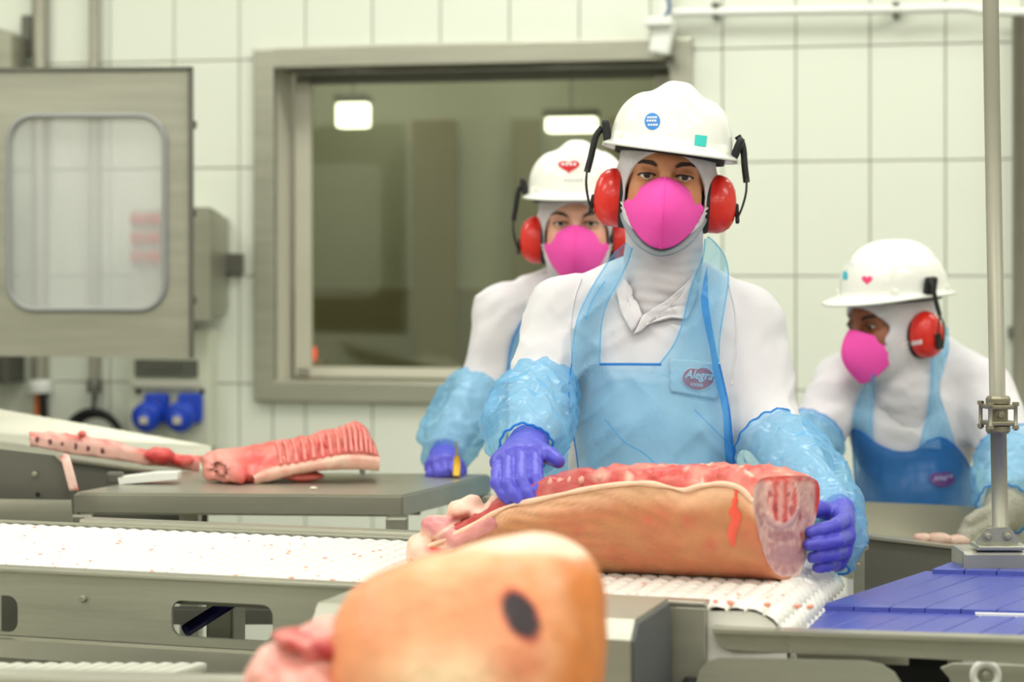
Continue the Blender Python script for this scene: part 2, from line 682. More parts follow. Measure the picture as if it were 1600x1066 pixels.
# adjoining room seen through the window
OLIVE = mat('olive_wall_paint', (138, 132, 96), 0.6, var=0.08, vscale=2)
SAGE = mat('sage_wall_paint', (186, 190, 174), 0.6, var=0.06, vscale=2)
BRN = mat('brown_panel', (126, 114, 66), 0.6, var=0.08, vscale=2)
DD = -1.5
for nm, s0, s1, z0, z1, d, mm in (
        ('wall_adjoining_lower', -0.6, 2.9, 0, 1.30, DD, OLIVE), ('wall_adjoining_upper', -0.6, 2.9, 1.30, CEIL, DD, SAGE),
        ('wall_adjoining_left', None, None, 0, CEIL, None, BRN), ('wall_adjoining_right', None, None, 0, CEIL, None, SAGE)):
    if s0 is not None:
        V, Fc = boxm((s1 - s0, 0.06, z1 - z0))
        V = V @ RW.T + wallp((s0 + s1) / 2, (z0 + z1) / 2, d)
    else:
        V, Fc = boxm((0.06, 1.4, CEIL))
        V = V @ RW.T + wallp(-0.15 if 'left' in nm else 2.6, CEIL / 2, -0.8)
    add(nm, V, Fc, mm, smooth=False, kind='structure')
for i, (sa, w, mm) in enumerate(((0.62, 0.16, BRN), (0.95, 0.10, OLIVE), (1.30, 0.12, OLIVE), (1.62, 0.22, OLIVE))):
    V, Fc = boxm((w, 0.05, 1.9), 0.01)
    add('locker_panel', V @ RW.T + wallp(sa, 0.95, DD + 0.08), Fc, mm, smooth=False,
        tag=('dim %s panel behind the window glass, %s from its left side' % ('brown' if i == 0 else 'olive', ['nearest', 'second', 'third', 'farthest'][i]), 'panel', 'panels in the adjoining room'))
BRIGHT = mat('lamp_reflection_glow', (255, 255, 245), 0.5, emit=((255, 252, 235), 6.0))
for i, (x, y, w, h) in enumerate(((552, 180, 0.11, 0.085), (893, 195, 0.17, 0.05))):  # glowing boxes behind the glass imitate room lamps mirrored in it
    s, z = on_wall(x, y, -1.15)
    t = thing('lamp_reflection_box', 'added glowing box imitating a lamp reflection in the window glass, %s' % ('toward its left side' if i == 0 else 'above the second white helmet'), 'lamp', wallp(s, z - h / 2, -1.15), 'imitated lamp reflections in the window')
    R_ = np.stack([WD, -WN, UPV], 1)
    c = wallp(s, z, -1.15)
    V, Fc = boxm((w, 0.06, h), 0.012)
    add('diffuser', V @ R_.T + c, Fc, BRIGHT, t, smooth=False)
    V, Fc = boxm((w * 1.1, 0.08, 0.03), 0.006)
    add('housing', V @ R_.T + c + [0, 0, h / 2 + 0.012], Fc, STEEL_D, t, smooth=False)
    V, Fc = tube([c + [0, 0, h / 2 + 0.02], [c[0], c[1], CEIL]], 0.006, 8)
    add('stem', V, Fc, STEEL_D, t)
REDL = mat('red_pilot_light', (255, 60, 20), 0.5, emit=((255, 50, 10), 2.5))
s, z = on_wall(486, 553, -0.9)
V, Fc = lathe([(0.0, -0.012), (0.014, -0.01), (0.018, 0.0), (0.014, 0.012), (0.0, 0.016)], wallp(s, z, -0.9), WN, 12)
V[:, 2] = z + (V[:, 2] - z) * 1.7
pl = add('pilot_light', V, Fc, REDL, tag=('small glowing red pilot light low behind the window glass', 'light'))
V, Fc = boxm((0.05, 0.05, z), 0.01)
add('pilot_post', V @ RW.T + wallp(s, z / 2 - 0.02, -0.95), Fc, BRN, pl, smooth=False)

for k_ in (0.5, 1.6):  # fill lights without fixtures, added to brighten the adjoining room
    ld = bpy.data.lights.new('adjoining_room_fill', 'AREA')
    ld.size, ld.energy, ld.color = 0.6, 11.0, (1.0, 0.97, 0.88)
    lo_ = bpy.data.objects.new('adjoining_room_fill', ld)
    lo_.location = tuple(wallp(k_, CEIL - 0.1, -0.8))
    SC.collection.objects.link(lo_)

# window
wn = add('window_1', *join([
    (lambda a: (a[0] @ RW.T + wallp((ws0 + ws1) / 2, wz1 - FRW / 2, 0.012), a[1]))(boxm((ws1 - ws0, 0.035, FRW), 0.006)),
    (lambda a: (a[0] @ RW.T + wallp((ws0 + ws1) / 2, wz0 + FRW / 2, 0.012), a[1]))(boxm((ws1 - ws0, 0.035, FRW), 0.006)),
    (lambda a: (a[0] @ RW.T + wallp(ws0 + FRW / 2, (wz0 + wz1) / 2, 0.012), a[1]))(boxm((FRW, 0.037, wz1 - wz0 - 0.004), 0.006)),
    (lambda a: (a[0] @ RW.T + wallp(ws1 - FRW / 2, (wz0 + wz1) / 2, 0.012), a[1]))(boxm((FRW, 0.037, wz1 - wz0 - 0.004), 0.006)),
]), STEEL, smooth=False, kind='structure')
JAMB = mat('pale_window_jamb', (206, 204, 186), 0.5)
ix0, ix1, iz0, iz1 = hs0, hs1, hz0, hz1
dp = 0.155
for nm, c, sz, mm in (
        ('jamb', wallp(ix0 + 0.004, (iz0 + iz1) / 2, -dp / 2), (0.012, dp, iz1 - iz0), JAMB),
        ('jamb', wallp(ix1 - 0.004, (iz0 + iz1) / 2, -dp / 2), (0.012, dp, iz1 - iz0), JAMB),
        ('head', wallp((ix0 + ix1) / 2, iz1 - 0.004, -dp / 2), (ix1 - ix0, dp, 0.012), STEEL_D),
        ('sill', wallp((ix0 + ix1) / 2, iz0 + 0.004, -dp / 2), (ix1 - ix0, dp, 0.012), STEEL),
        ('sash', wallp(ix0 + 0.05, (iz0 + iz1) / 2, -dp + 0.02), (0.05, 0.03, iz1 - iz0 - 0.03), JAMB),
        ('sash', wallp(ix1 - 0.05, (iz0 + iz1) / 2, -dp + 0.02), (0.05, 0.03, iz1 - iz0 - 0.03), JAMB),
        ('sash', wallp((ix0 + ix1) / 2, iz0 + 0.03, -dp + 0.02), (ix1 - ix0 - 0.06, 0.03, 0.03), JAMB),
        ('sash', wallp((ix0 + ix1) / 2, iz1 - 0.03, -dp + 0.02), (ix1 - ix0 - 0.06, 0.03, 0.03), STEEL_D)):
    V, Fc = boxm(sz, 0.003)
    add(nm, V @ RW.T + c, Fc, mm, wn, smooth=False)
GL = bpy.data.materials.new('window_glass')
GL.use_nodes = True
nt = GL.node_tree
gl = nt.nodes.new('ShaderNodeBsdfGlossy'); gl.inputs['Roughness'].default_value = 0.06
gl.inputs['Color'].default_value = (0.85, 0.88, 0.80, 1)
tr = nt.nodes.new('ShaderNodeBsdfTransparent'); tr.inputs['Color'].default_value = (0.80, 0.82, 0.72, 1)
mx = nt.nodes.new('ShaderNodeMixShader'); mx.inputs[0].default_value = 0.10
nt.links.new(tr.outputs[0], mx.inputs[1]); nt.links.new(gl.outputs[0], mx.inputs[2])
nt.links.new(mx.outputs[0], nt.nodes['Material Output'].inputs['Surface'])
V, Fc = boxm((ix1 - ix0 - 0.1, 0.006, iz1 - iz0 - 0.05))
add('glass_pane', V @ RW.T + wallp((ix0 + ix1) / 2, (iz0 + iz1) / 2, -dp + 0.022), Fc, GL, wn, smooth=False)

# ceiling lamp housings
for i, (lx, ly) in enumerate(LAMPS):
    t = thing('ceiling_light', 'fluorescent ceiling light in the %s row counted from the window wall, %s lamp' % (['fourth', 'third', 'second', 'nearest'][i // 3], ['left', 'middle', 'right'][i % 3]), 'lamp', (lx, ly, CEIL), 'fluorescent ceiling lights')
    box('housing', (lx, ly, CEIL - 0.05), (1.6, 0.6, 0.1), WHITE_P, t, bev=0.01)
    V, Fc = boxm((1.48, 0.48, 0.02), 0.004)
    add('diffuser', V + [lx, ly, CEIL - 0.108], Fc, mat('diffuser_white', (250, 250, 245), 0.5, emit=((255, 250, 238), 1.5)), t, smooth=False)

def plate(polypx, Y, yaw=0.0, depth=0.01, holes=(), ref=None, pitch=0.0):
    """flat sheet whose outline is read off the photo: upright plane at depth Y, turned by yaw"""
    ex = np.array([math.cos(yaw), -math.sin(yaw), 0])
    ey = np.array([math.sin(pitch) * math.sin(yaw), math.sin(pitch) * math.cos(yaw), math.cos(pitch)])
    nz_ = np.cross(ex, ey)
    cx, cy = ref if ref is not None else polypx[0]
    p0 = at(cx, cy, Y)
    o = np.array([0, 0, CZ])
    def cv(L):
        r = []
        for x, y in L:
            d = at(x, y, 1.0) - o
            t = ((p0 - o) @ nz_) / (d @ nz_)
            q = o + d * t - p0
            r.append((float(q @ ex), float(q @ ey)))
        return r
    return prism(cv(polypx), p0 - nz_ * depth, ex, ey, depth, [cv(h) for h in holes])

def bolt(name, c, n, r, m, parent, h=0.008):
    V, Fc = lathe([(r * 1.5, 0), (r * 1.5, h * 0.2), (r, h * 0.25), (r, h * 0.8), (r * 0.7, h)], c, n, 8)
    return add(name, V, Fc, m, parent, smooth=False)

# ---- things on the back wall, left
def wall_tube(name, pts, r, m, tag=None, parent=None, d=0.03):
    P = [wallp(*on_wall(x, y, d), d) for x, y in pts]
    V, Fc = tube(spline(P, max(2, 6 * len(P))) if len(P) > 2 else P, r, 12)
    return add(name, V, Fc, m, parent, tag=tag)
for i, (x, r, y1) in enumerate(((62, 0.022, 595), (147, 0.013, 595))):
    t = thing('wall_conduit', ('thick' if i == 0 else 'thin') + ' steel conduit running up the tiled wall behind the cabinet door', 'pipe', wallp(*on_wall(x, y1, 0.03), 0.03), 'steel conduits on the wall')
    P = [wallp(on_wall(x, 300, 0.03)[0], zz, 0.03) for zz in (on_wall(x, y1, 0.03)[1], CEIL)]
    V, Fc = tube(P, r, 14)
    add('pipe', V, Fc, STEEL_P, t)
    V, Fc = lathe([(r * 1.5, -0.035), (r * 1.6, -0.03), (r * 1.6, 0), (r * 1.2, 0.004)], P[0], (0, 0, 1), 14)
    add('gland', V, Fc, WHITE_P if i == 0 else STEEL_D, t)
cb = thing('hanging_cable', 'orange and black cable ends hanging below the thick conduit', 'cable', wallp(*on_wall(66, 690, 0.04), 0.04))
for k, (cc, dx) in enumerate((((210, 110, 40), -4), ((25, 25, 25), 4), ((25, 25, 25), 8))):
    P = [wallp(*on_wall(62 + dx * q, y, 0.03), 0.03) for y, q in ((600, 0.3), (630, 1), (690, 1.2))]
    V, Fc = tube(spline(P, 10), 0.008, 8)
    add('wire', V, Fc, mat('wire_%d' % k, cc, 0.5), cb)
# coiled black cable: an arc over the chute plus its riser
cs, cz = on_wall(146, 690, 0.05)
t = thing('cable_coil', 'coil of thick black cable hanging from the thin conduit', 'cable', wallp(cs, cz - 0.1, 0.05))
for k in range(3):
    rr = 0.075 + 0.008 * k
    P = [wallp(cs + rr * math.cos(a), cz + rr * math.sin(a), 0.03 + 0.012 * k) for a in np.linspace(0, 2 * math.pi, 40)]
    V, Fc = tube(P, 0.008, 8)
    add('loop', V, Fc, RUBBER, t)
V, Fc = tube(spline([wallp(*on_wall(147, 598, 0.04), 0.04), wallp(*on_wall(147, 622, 0.04), 0.04), wallp(*on_wall(145, 648, 0.04), 0.04)], 10), 0.006, 8)
add('riser', V, Fc, RUBBER, t)

# switch box (seen through the door's pane, its side sticking out beyond the door)
s0, z1 = on_wall(205, 325, 0.14); s1, z0 = on_wall(300, 500, 0.14)
ENCL = mat('grey_enclosure', (188, 188, 172), 0.45)
t = thing('switch_box', 'grey switch box with red rotary switches behind the cabinet door', 'switch box', wallp((s0 + s1) / 2, z0, 0.07))
V, Fc = boxm((s1 - s0, 0.15, z1 - z0), 0.008)
add('enclosure', V @ RW.T + wallp((s0 + s1) / 2, (z0 + z1) / 2, 0.075), Fc, ENCL, t, smooth=False)
side = [(0.0, 0.0), (0.17, 0.0), (0.17, z1 - z0), (0.10, z1 - z0), (0.0, z1 - z0)]
V, Fc = prism([(0, 0), (0.15, 0.03), (0.15, z1 - z0 - 0.03), (0, z1 - z0)], wallp(s1 + 0.012, z0, 0.16), -WN, UPV, 0.05)
add('cover', V, Fc, STEEL, t, smooth=False)
V, Fc = boxm((0.05, 0.02, 0.06), 0.004)
add('mounting_lug', V @ RW.T + wallp(s1 + 0.085, (z0 + z1) / 2, 0.02), Fc, STEEL_D, t, smooth=False)
RED_S = mat('red_switch', (226, 60, 50), 0.4)
for r_, y in enumerate((343, 373, 402)):
    for c_, x in enumerate((214, 238)):
        ss, zz = on_wall(x, y, 0.155)
        V, Fc = boxm((0.038, 0.02, 0.03), 0.006)
        k = add('switch_plate', V @ RW.T + wallp(ss, zz, 0.155), Fc, RED_S, t, smooth=False)
        V, Fc = boxm((0.012, 0.025, 0.026), 0.004)
        add('knob', V @ RW.T + wallp(ss, zz, 0.175), Fc, mat('red_knob', (190, 24, 24), 0.35), k, smooth=False)

# socket panel
s0, z1 = on_wall(206, 514, 0.05); s1, z0 = on_wall(312, 700, 0.05); s2, _ = on_wall(341, 600, 0.0)
PAN = mat('pale_grey_green_panel', (208, 212, 190), 0.5)
t = thing('socket_panel', 'pale grey socket panel with breaker window and two blue power sockets', 'socket panel', wallp((s0 + s2) / 2, z0, 0.03))
V, Fc = boxm((s2 - s0, 0.07, z1 - z0), 0.006)
add('casing', V @ RW.T + wallp((s0 + s2) / 2, (z0 + z1) / 2, 0.035), Fc, PAN, t, smooth=False)
sa, za = on_wall(212, 562, 0.07); sb, zb = on_wall(309, 590, 0.07)
V, Fc = boxm((sb - sa, 0.02, za - zb), 0.004)
bw = add('breaker_window', V @ RW.T + wallp((sa + sb) / 2, (za + zb) / 2, 0.07), Fc, mat('smoked_cover', (84, 88, 78), 0.2), t, smooth=False)
for k in range(6):
    V, Fc = boxm((0.012, 0.012, 0.022), 0.002)
    add('breaker', V @ RW.T + wallp(sa + 0.04 + 0.019 * k, (za + zb) / 2 + 0.004, 0.079), Fc, STEEL_D, bw, smooth=False)
V, Fc = boxm((sb - sa + 0.01, 0.03, 0.025), 0.006)
add('ledge', V @ RW.T + wallp((sa + sb) / 2, zb - 0.02, 0.075), Fc, ENCL, t, smooth=False)
BLUE_S = mat('blue_socket', (20, 66, 190), 0.35)
for k, x in enumerate((235, 287)):
    ss, zz = on_wall(x, 645, 0.1)
    c = wallp(ss, zz, 0.07)
    V, Fc = boxm((0.07, 0.05, 0.085), 0.01)
    so = add('socket', V @ RW.T + c + UPV * 0.012 + WD * 0.012, Fc, BLUE_S, t, smooth=False)
    V, Fc = lathe([(0.042, 0), (0.043, 0.02), (0.043, 0.035), (0.036, 0.042), (0.0, 0.044)], c + WN * 0.02 - UPV * 0.006 - WD * 0.006, WN - 0.25 * UPV, 20)
    add('lid', V, Fc, BLUE_S, so)
    V, Fc = boxm((0.024, 0.004, 0.02), 0.001)
    add('rating_sticker', V @ RW.T + c + WN * 0.067 - UPV * 0.02 - WD * 0.006, Fc, mat('sticker_grey', (205, 200, 180), 0.5), so, smooth=False)
    ss2, zz2 = on_wall((214, 314)[k], 612, 0.08)
    bolt('screw', wallp(ss2, zz2, 0.07), WN, 0.006, DARK, t)

# steel cabinet with the open door
cabs = thing('steel_cabinet', 'stainless steel cabinet door with rounded clear pane, standing open', 'cabinet', at(-120, 900, 5.25) * [1, 1, 0])
Yd = 5.05
outer = [(-60, 106), (300, 104), (301, 560), (-60, 556)]
hole_px = [(p[0], p[1]) for p in rrect(16, 184, 254, 481, 38, 7)]
V, Fc = plate(outer, Yd, 0.0, 0.025, [hole_px])
door = add('door', V, Fc, STEEL, cabs, smooth=False)
V, Fc = plate([(-60, 106), (300, 104), (299, 109), (-60, 112)], Yd - 0.012, 0.0, 0.012)
add('top_fold', V, Fc, STEEL_D, door, smooth=False)
V, Fc = plate([(293, 105), (301, 105), (302, 560), (295, 560)], Yd - 0.012, 0.0, 0.012)
add('edge_fold', V, Fc, STEEL_D, door, smooth=False)
gp = [at(x, y, Yd - 0.008) for x, y in rrect(13, 181, 257, 484, 40, 8)]
a_ = np.array(gp + gp[:1])
V, Fc = tube(a_, 0.0065, 8, caps=False)
add('gasket', V, Fc, mat('grey_gasket', (150, 152, 150), 0.6), door)
PANE = bpy.data.materials.new('scuffed_clear_pane')
PANE.use_nodes = True
nt = PANE.node_tree
b_ = nt.nodes['Principled BSDF']; b_.inputs['Base Color'].default_value = (0.72, 0.74, 0.72, 1); b_.inputs['Roughness'].default_value = 0.12
tr = nt.nodes.new('ShaderNodeBsdfTransparent')
mx = nt.nodes.new('ShaderNodeMixShader'); mx.inputs[0].default_value = 0.38
nt.links.new(tr.outputs[0], mx.inputs[1]); nt.links.new(b_.outputs[0], mx.inputs[2])
nt.links.new(mx.outputs[0], nt.nodes['Material Output'].inputs['Surface'])
V, Fc = plate(rrect(12, 180, 258, 485, 40, 7), Yd + 0.008, 0.0, 0.004)
add('pane', V, Fc, PANE, door, smooth=False)
for y in (195, 333, 470):
    box('hinge', at(303, y, Yd + 0.005), (0.012, 0.02, 0.02), STEEL_D, door, bev=0.003)
Rb = at(-250, 330, 5.45)
box('body', (Rb[0], 5.60, 1.5), (0.5, 0.4, 0.78), STEEL, cabs, bev=0.01)
box('stand', (Rb[0], 5.60, 0.55), (0.3, 0.3, 1.1), STEEL_D, cabs, bev=0.01)
# bracket box above the door and the dark one under it
t = thing('bracket_box', 'small steel bracket box on the wall above the cabinet door', 'bracket', wallp(*on_wall(5, 105, 0.08), 0.0))
s, z = on_wall(5, 75, 0.06)
V, Fc = prism([(-0.12, -0.07), (0.06, -0.07), (0.06, 0.03), (0.02, 0.05), (-0.12, 0.02)], wallp(s, z, 0.03), WD, UPV, 0.1)
add('box', V, Fc, STEEL, t, smooth=False)
V, Fc = boxm((0.03, 0.012, 0.12), 0.003)
add('lug', V @ RW.T + wallp(s + 0.055, z + 0.04, 0.02), Fc, STEEL_D, t, smooth=False)
t = thing('junction_box', 'dark steel junction box half hidden under the cabinet door', 'junction box', wallp(*on_wall(8, 600, 0.08), 0.0))
s, z = on_wall(6, 572, 0.08)
V, Fc = boxm((0.10, 0.12, 0.10), 0.008)
add('casing', V @ RW.T + wallp(s - 0.02, z, 0.06), Fc, STEEL_D, t, smooth=False)
V, Fc = boxm((0.09, 0.02, 0.09), 0.004)
add('lid', V @ RW.T + wallp(s - 0.02, z, 0.125), Fc, STEEL_D, t, smooth=False)

# ---- wall, right
t = thing('white_conduit', 'white conduit running level across the tiles near the ceiling', 'pipe', wallp(*on_wall(1300, 18, 0.04), 0.04))
P = [wallp(*on_wall(x, y, 0.045), 0.045) for x, y in ((1050, 20), (1250, 17), (1400, 15), (1500, 13), (1545, 18), (1640, 20), (1800, 18))]
V, Fc = tube(spline(P, 60), 0.0125, 12)
add('pipe', V, Fc, WHITE_P, t)
for x in (1400, 1118, 1690):
    s, z = on_wall(x, 15, 0.045)
    V, Fc = boxm((0.02, 0.05, 0.042), 0.005)
    add('clip', V @ RW.T + wallp(s, z, 0.03), Fc, STEEL_D, t, smooth=False)
t = thing('wall_conduit', 'steel conduit standing against the wall right of the valve pipe', 'pipe', wallp(on_wall(1592, 300, 0.04)[0], 0, 0.04))
s = on_wall(1593, 300, 0.04)[0]
V, Fc = tube([wallp(s, 0.0, 0.04), wallp(s, on_wall(1593, 26, 0.04)[1], 0.04)], 0.019, 14)
add('pipe', V, Fc, STEEL_P, t)
V, Fc = boxm((0.06, 0.05, 0.03), 0.004)
add('clamp', V @ RW.T + wallp(s, 1.2, 0.025), Fc, STEEL_D, t, smooth=False)
t = thing('wall_sensor', 'white box sensor on a bracket at the top right window corner', 'sensor', wallp(*on_wall(1040, 90, 0.06), 0.06))
s, z = on_wall(1035, 62, 0.08)
V, Fc = boxm((0.055, 0.06, 0.085), 0.01)
add('housing', V @ (RW @ roty(0.2)).T + wallp(s, z, 0.085), Fc, WHITE_P, t, smooth=False)
V, Fc = boxm((0.075, 0.10, 0.025), 0.005)
add('cap', V @ RW.T + wallp(s - 0.005, z + 0.045, 0.085), Fc, WHITE_P, t, smooth=False)
V, Fc = boxm((0.03, 0.03, 0.2), 0.004)
add('bracket', V @ RW.T + wallp(s + 0.005, z + 0.14, 0.05), Fc, WHITE_P, t, smooth=False)
V, Fc = tube(spline([wallp(s + 0.01, z + 0.15, 0.08), wallp(s + 0.02, z + 0.08, 0.09), wallp(s - 0.01, z + 0.05, 0.09)], 10), 0.005, 8)
add('lead', V, Fc, mat('blue_lead', (50, 90, 130), 0.5), t)
V, Fc = lathe([(0.014, 0), (0.014, 0.02), (0.008, 0.03)], wallp(s + 0.02, z - 0.045, 0.08), (0, 0, -1), 12)
add('lens', V, Fc, STEEL_D, t)

# ------------------------------------------------------------------ white belt conveyor
CA = math.atan(0.317)
CU, CV_ = np.array([math.cos(CA), -math.sin(CA), 0]), np.array([math.sin(CA), math.cos(CA), 0])
A0 = np.array([-0.753, 3.01, 0])
BZ = 0.92
RC = np.stack([CU, CV_, UPV], 1)
def cp(s, t, z):
    return A0 + CU * s + CV_ * t + UPV * z
def on_conv(px, py, t=0.0):
    o = A0 + CV_ * t
    a = (px - 800) / F
    # (o + u s) x = a * y
    s = (a * o[1] - o[0]) / (CU[0] - a * CU[1])
    Y = o[1] + CU[1] * s
    return s, CZ - (py - HY) / F * Y
conv = thing('belt_conveyor', 'long steel conveyor with white modular belt under the big pork cut', 'conveyor', cp(0, 0.25, 0))
BELTM = mat('white_belt', (240, 238, 228), 0.45, var=0.03, vscale=30)
BW, PITCH = 0.50, 0.0254
nu, nv = 5, 61
uu = np.array([-0.5, -0.44, 0.0, 0.44, 0.5])
vv = np.linspace(0, 1, nv)
prof = np.array([-0.006, -0.0008, 0.001, -0.0008, -0.006])
G = np.zeros((nu, nv, 3))
G[..., 0] = uu[:, None] * PITCH * 0.97 + (0.003 * np.sin(vv * 2 * math.pi * 15))[None]
G[..., 1] = vv[None] * BW
G[..., 2] = prof[:, None] + (0.0015 * np.sin(vv * 2 * math.pi * 30))[None]
sl = None
def slat(c, ang):
    global sl
    if sl is None:
        sl = add('belt_slat', G.reshape(-1, 3) @ RC.T, grid_faces(nu, nv)[:, ::-1], BELTM, smooth=True, origin=(0, 0, 0)).data
        o = bpy.data.objects['belt_slat']
    else:
        o = bpy.data.objects.new('belt_slat', sl)
        SC.collection.objects.link(o)
    o.parent = conv
    o.location = tuple(c - base_of(conv))
    if ang:
        o.rotation_mode = 'QUATERNION'
        o.rotation_quaternion = Matrix.Rotation(ang, 3, Vector(CV_)).to_quaternion()
SE, RR = 1.11, 0.058
n = int((SE + 0.9) / PITCH)
for k in range(n):
    slat(cp(SE - (k + 0.5) * PITCH, 0, BZ), 0)
na = 7
for k in range(na):
    a = (k + 0.5) * PITCH / RR
    slat(cp(SE + RR * math.sin(a), 0, BZ - RR + RR * math.cos(a)), a)
V, Fc = boxm((SE + 0.9, BW - 0.02, 0.02), 0.002)
add('slider_bed', V @ RC.T + cp(SE / 2 - 0.45, BW / 2, BZ - 0.026), Fc, STEEL_D, conv, smooth=False)
V, Fc = tube([cp(SE, 0.01, BZ - RR), cp(SE, BW - 0.01, BZ - RR)], RR - 0.016, 24)
add('end_roller', V, Fc, STEEL_D, conv)
# front side panel with its slots
def slot(x0, y0, x1, y1, r=0.016):
    a, za = on_conv(x0, y1)
    b, zb = on_conv(x1, y0)
    a2, zc = on_conv(x0, y0)
    return rrect(a, min(za, zb) , b, zc, r, 5)
s_end = on_conv(1105, 950)[0]
_, zp0 = on_conv(200, 1003)
holes = [slot(270, 937, 428, 993), slot(-140, 922, 30, 978), slot(690, 960, 840, 1015)]
V, Fc = prism([(-0.9, zp0), (s_end, zp0), (s_end, BZ + 0.002), (-0.9, BZ + 0.002)], A0 - CV_ * (-0.006) - CV_ * 0.004, CU, UPV, 0.006, holes)
panel = add('side_panel', V, Fc, STEEL, conv, smooth=False)
V, Fc = boxm((s_end + 0.9, 0.03, 0.007), 0.002)
add('wear_strip', V @ RC.T + cp((s_end - 0.9) / 2, 0.004, BZ + 0.004), Fc, STEEL_H, conv, smooth=False)
V, Fc = prism([(0, 0), (-0.018, -0.004), (-0.020, -0.03), (0.0, -0.045)], cp(-0.9, 0, zp0), CV_, UPV, s_end + 0.75)
add('lower_flange', V, Fc, STEEL_H, conv, smooth=False)
V, Fc = prism([(0, 0), (0.006, 0), (0.006, BZ - 0.74), (0, BZ - 0.74)], cp(s_end - 0.11, -0.02, 0.74), CU, UPV, 0.02)
V, Fc = boxm((0.10, 0.012, BZ - 0.70), 0.002)
add('end_plate', V @ RC.T + cp(s_end - 0.05, -0.004, (BZ + 0.70) / 2), Fc, STEEL, conv, smooth=False)
V, Fc = boxm((s_end + 0.9, 0.012, 0.09), 0.002)
add('back_panel', V @ RC.T + cp((s_end - 0.9) / 2, BW + 0.012, BZ - 0.04), Fc, STEEL, conv, smooth=False)
sa = on_conv(118, 825, BW)[0]
V, Fc = boxm((1.0, 0.035, 0.012), 0.003)
add('back_rail', V @ RC.T + cp(sa + 0.5, BW + 0.03, BZ + 0.006), Fc, STEEL_H, conv, smooth=False)
for x, y in ((133, 935), (498, 954), (905, 985)):
    s, z = on_conv(x, y)
    bolt('bolt', cp(s, -0.002, z), -CV_, 0.0055, STEEL_P, panel)
for s in (-0.6, 0.15, 0.85):
    for tt in (0.05, BW - 0.05):
        box('leg', cp(s, tt, 0.41), (0.05, 0.05, 0.82), STEEL, conv, R=RC, bev=0.005)
V, Fc = boxm((1.6, 0.34, 0.02), 0.004)
add('drip_tray', V @ RC.T + cp(0.15, BW / 2 + 0.03, 0.72), Fc, STEEL, conv, smooth=False)
# knife-blue guard bar seen through the slot
V, Fc = tube([cp(*on_conv(290, 985, 0.25)[:1], 0.25, 0.80), cp(on_conv(372, 963, 0.33)[0], 0.33, 0.842)], 0.011, 8)
add('guide_bar', V, Fc, mat('blue_guide', (40, 44, 130), 0.4), conv)
# belt residue
rng = np.random.default_rng(5)
parts = []
def blob(c, r, sq=0.5, seed=0):
    bm = bmesh.new()
    bmesh.ops.create_icosphere(bm, subdivisions=1, radius=1)
    V, Fc = bm_mesh(bm)
    V = V * (1 + 0.4 * vnoise(V, 1.7, seed)[:, None]) * np.array([r, r * 0.8, r * sq])
    return V + c, Fc
for k in range(42):
    parts.append(blob(cp(-0.2 + 0.034 * k + 0.008 * rng.normal(), 0.022 + 0.006 * rng.normal(), BZ + 0.004), 0.0035 + 0.003 * rng.random(), 0.7, k))
for k in range(100):
    parts.append(blob(cp(-0.3 + 1.5 * rng.random(), 0.05 + 0.43 * rng.random(), BZ + 0.003), 0.0015 + 0.003 * rng.random(), 0.25, k))
V, Fc = join(parts)
add('belt_residue', V, Fc, mat('meat_crumb', (238, 152, 128), 0.4), conv, kind='stuff')

hd = [(s_end - 0.02, BZ - 0.008), (s_end - 0.02, BZ - 2 * RR)] + [(SE + (RR - 0.004) * math.cos(a), BZ - RR + (RR - 0.004) * math.sin(a)) for a in np.linspace(-math.pi / 2, math.pi / 2, 14)]
V, Fc = prism(hd, A0 + CV_ * 0.012, CU, UPV, 0.008)
add('belt_edge_guard', V, Fc, BELTM, conv, smooth=False)

# drive cover in front of the panel
t = thing('drive_cover', 'grey steel drive cover box in front of the white belt conveyor', 'cover', cp(0.75, -0.12, 0))
fc = at(985, 1005, 2.49)
V, Fc = prism([(0, 0.0), (0.20, 0.0), (0.20, 0.40), (0.022, 0.40), (0.0, 0.378)], fc + [0, 0, -0.375] - CU * 0.42, CV_, UPV, 0.42)
add('shell', V, Fc, STEEL, t, smooth=False)
V, Fc = prism([(0.004, 0.004), (0.196, 0.004), (0.196, 0.394), (0.024, 0.394), (0.004, 0.376)], fc + [0, 0, -0.375], CV_, UPV, 0.004)
add('end_cap', V, Fc, mat('dark_grey_cap', (96, 98, 102), 0.5, 0.3), t, smooth=False)
V, Fc = lathe([(0.0, 0), (0.05, 0.0), (0.05, 0.02), (0.04, 0.025), (0, 0.025)], fc + CV_ * 0.21 + CU * 0.02 + UPV * (-0.13), CU, 20)
add('shaft_disc', V, Fc, RUBBER, t)

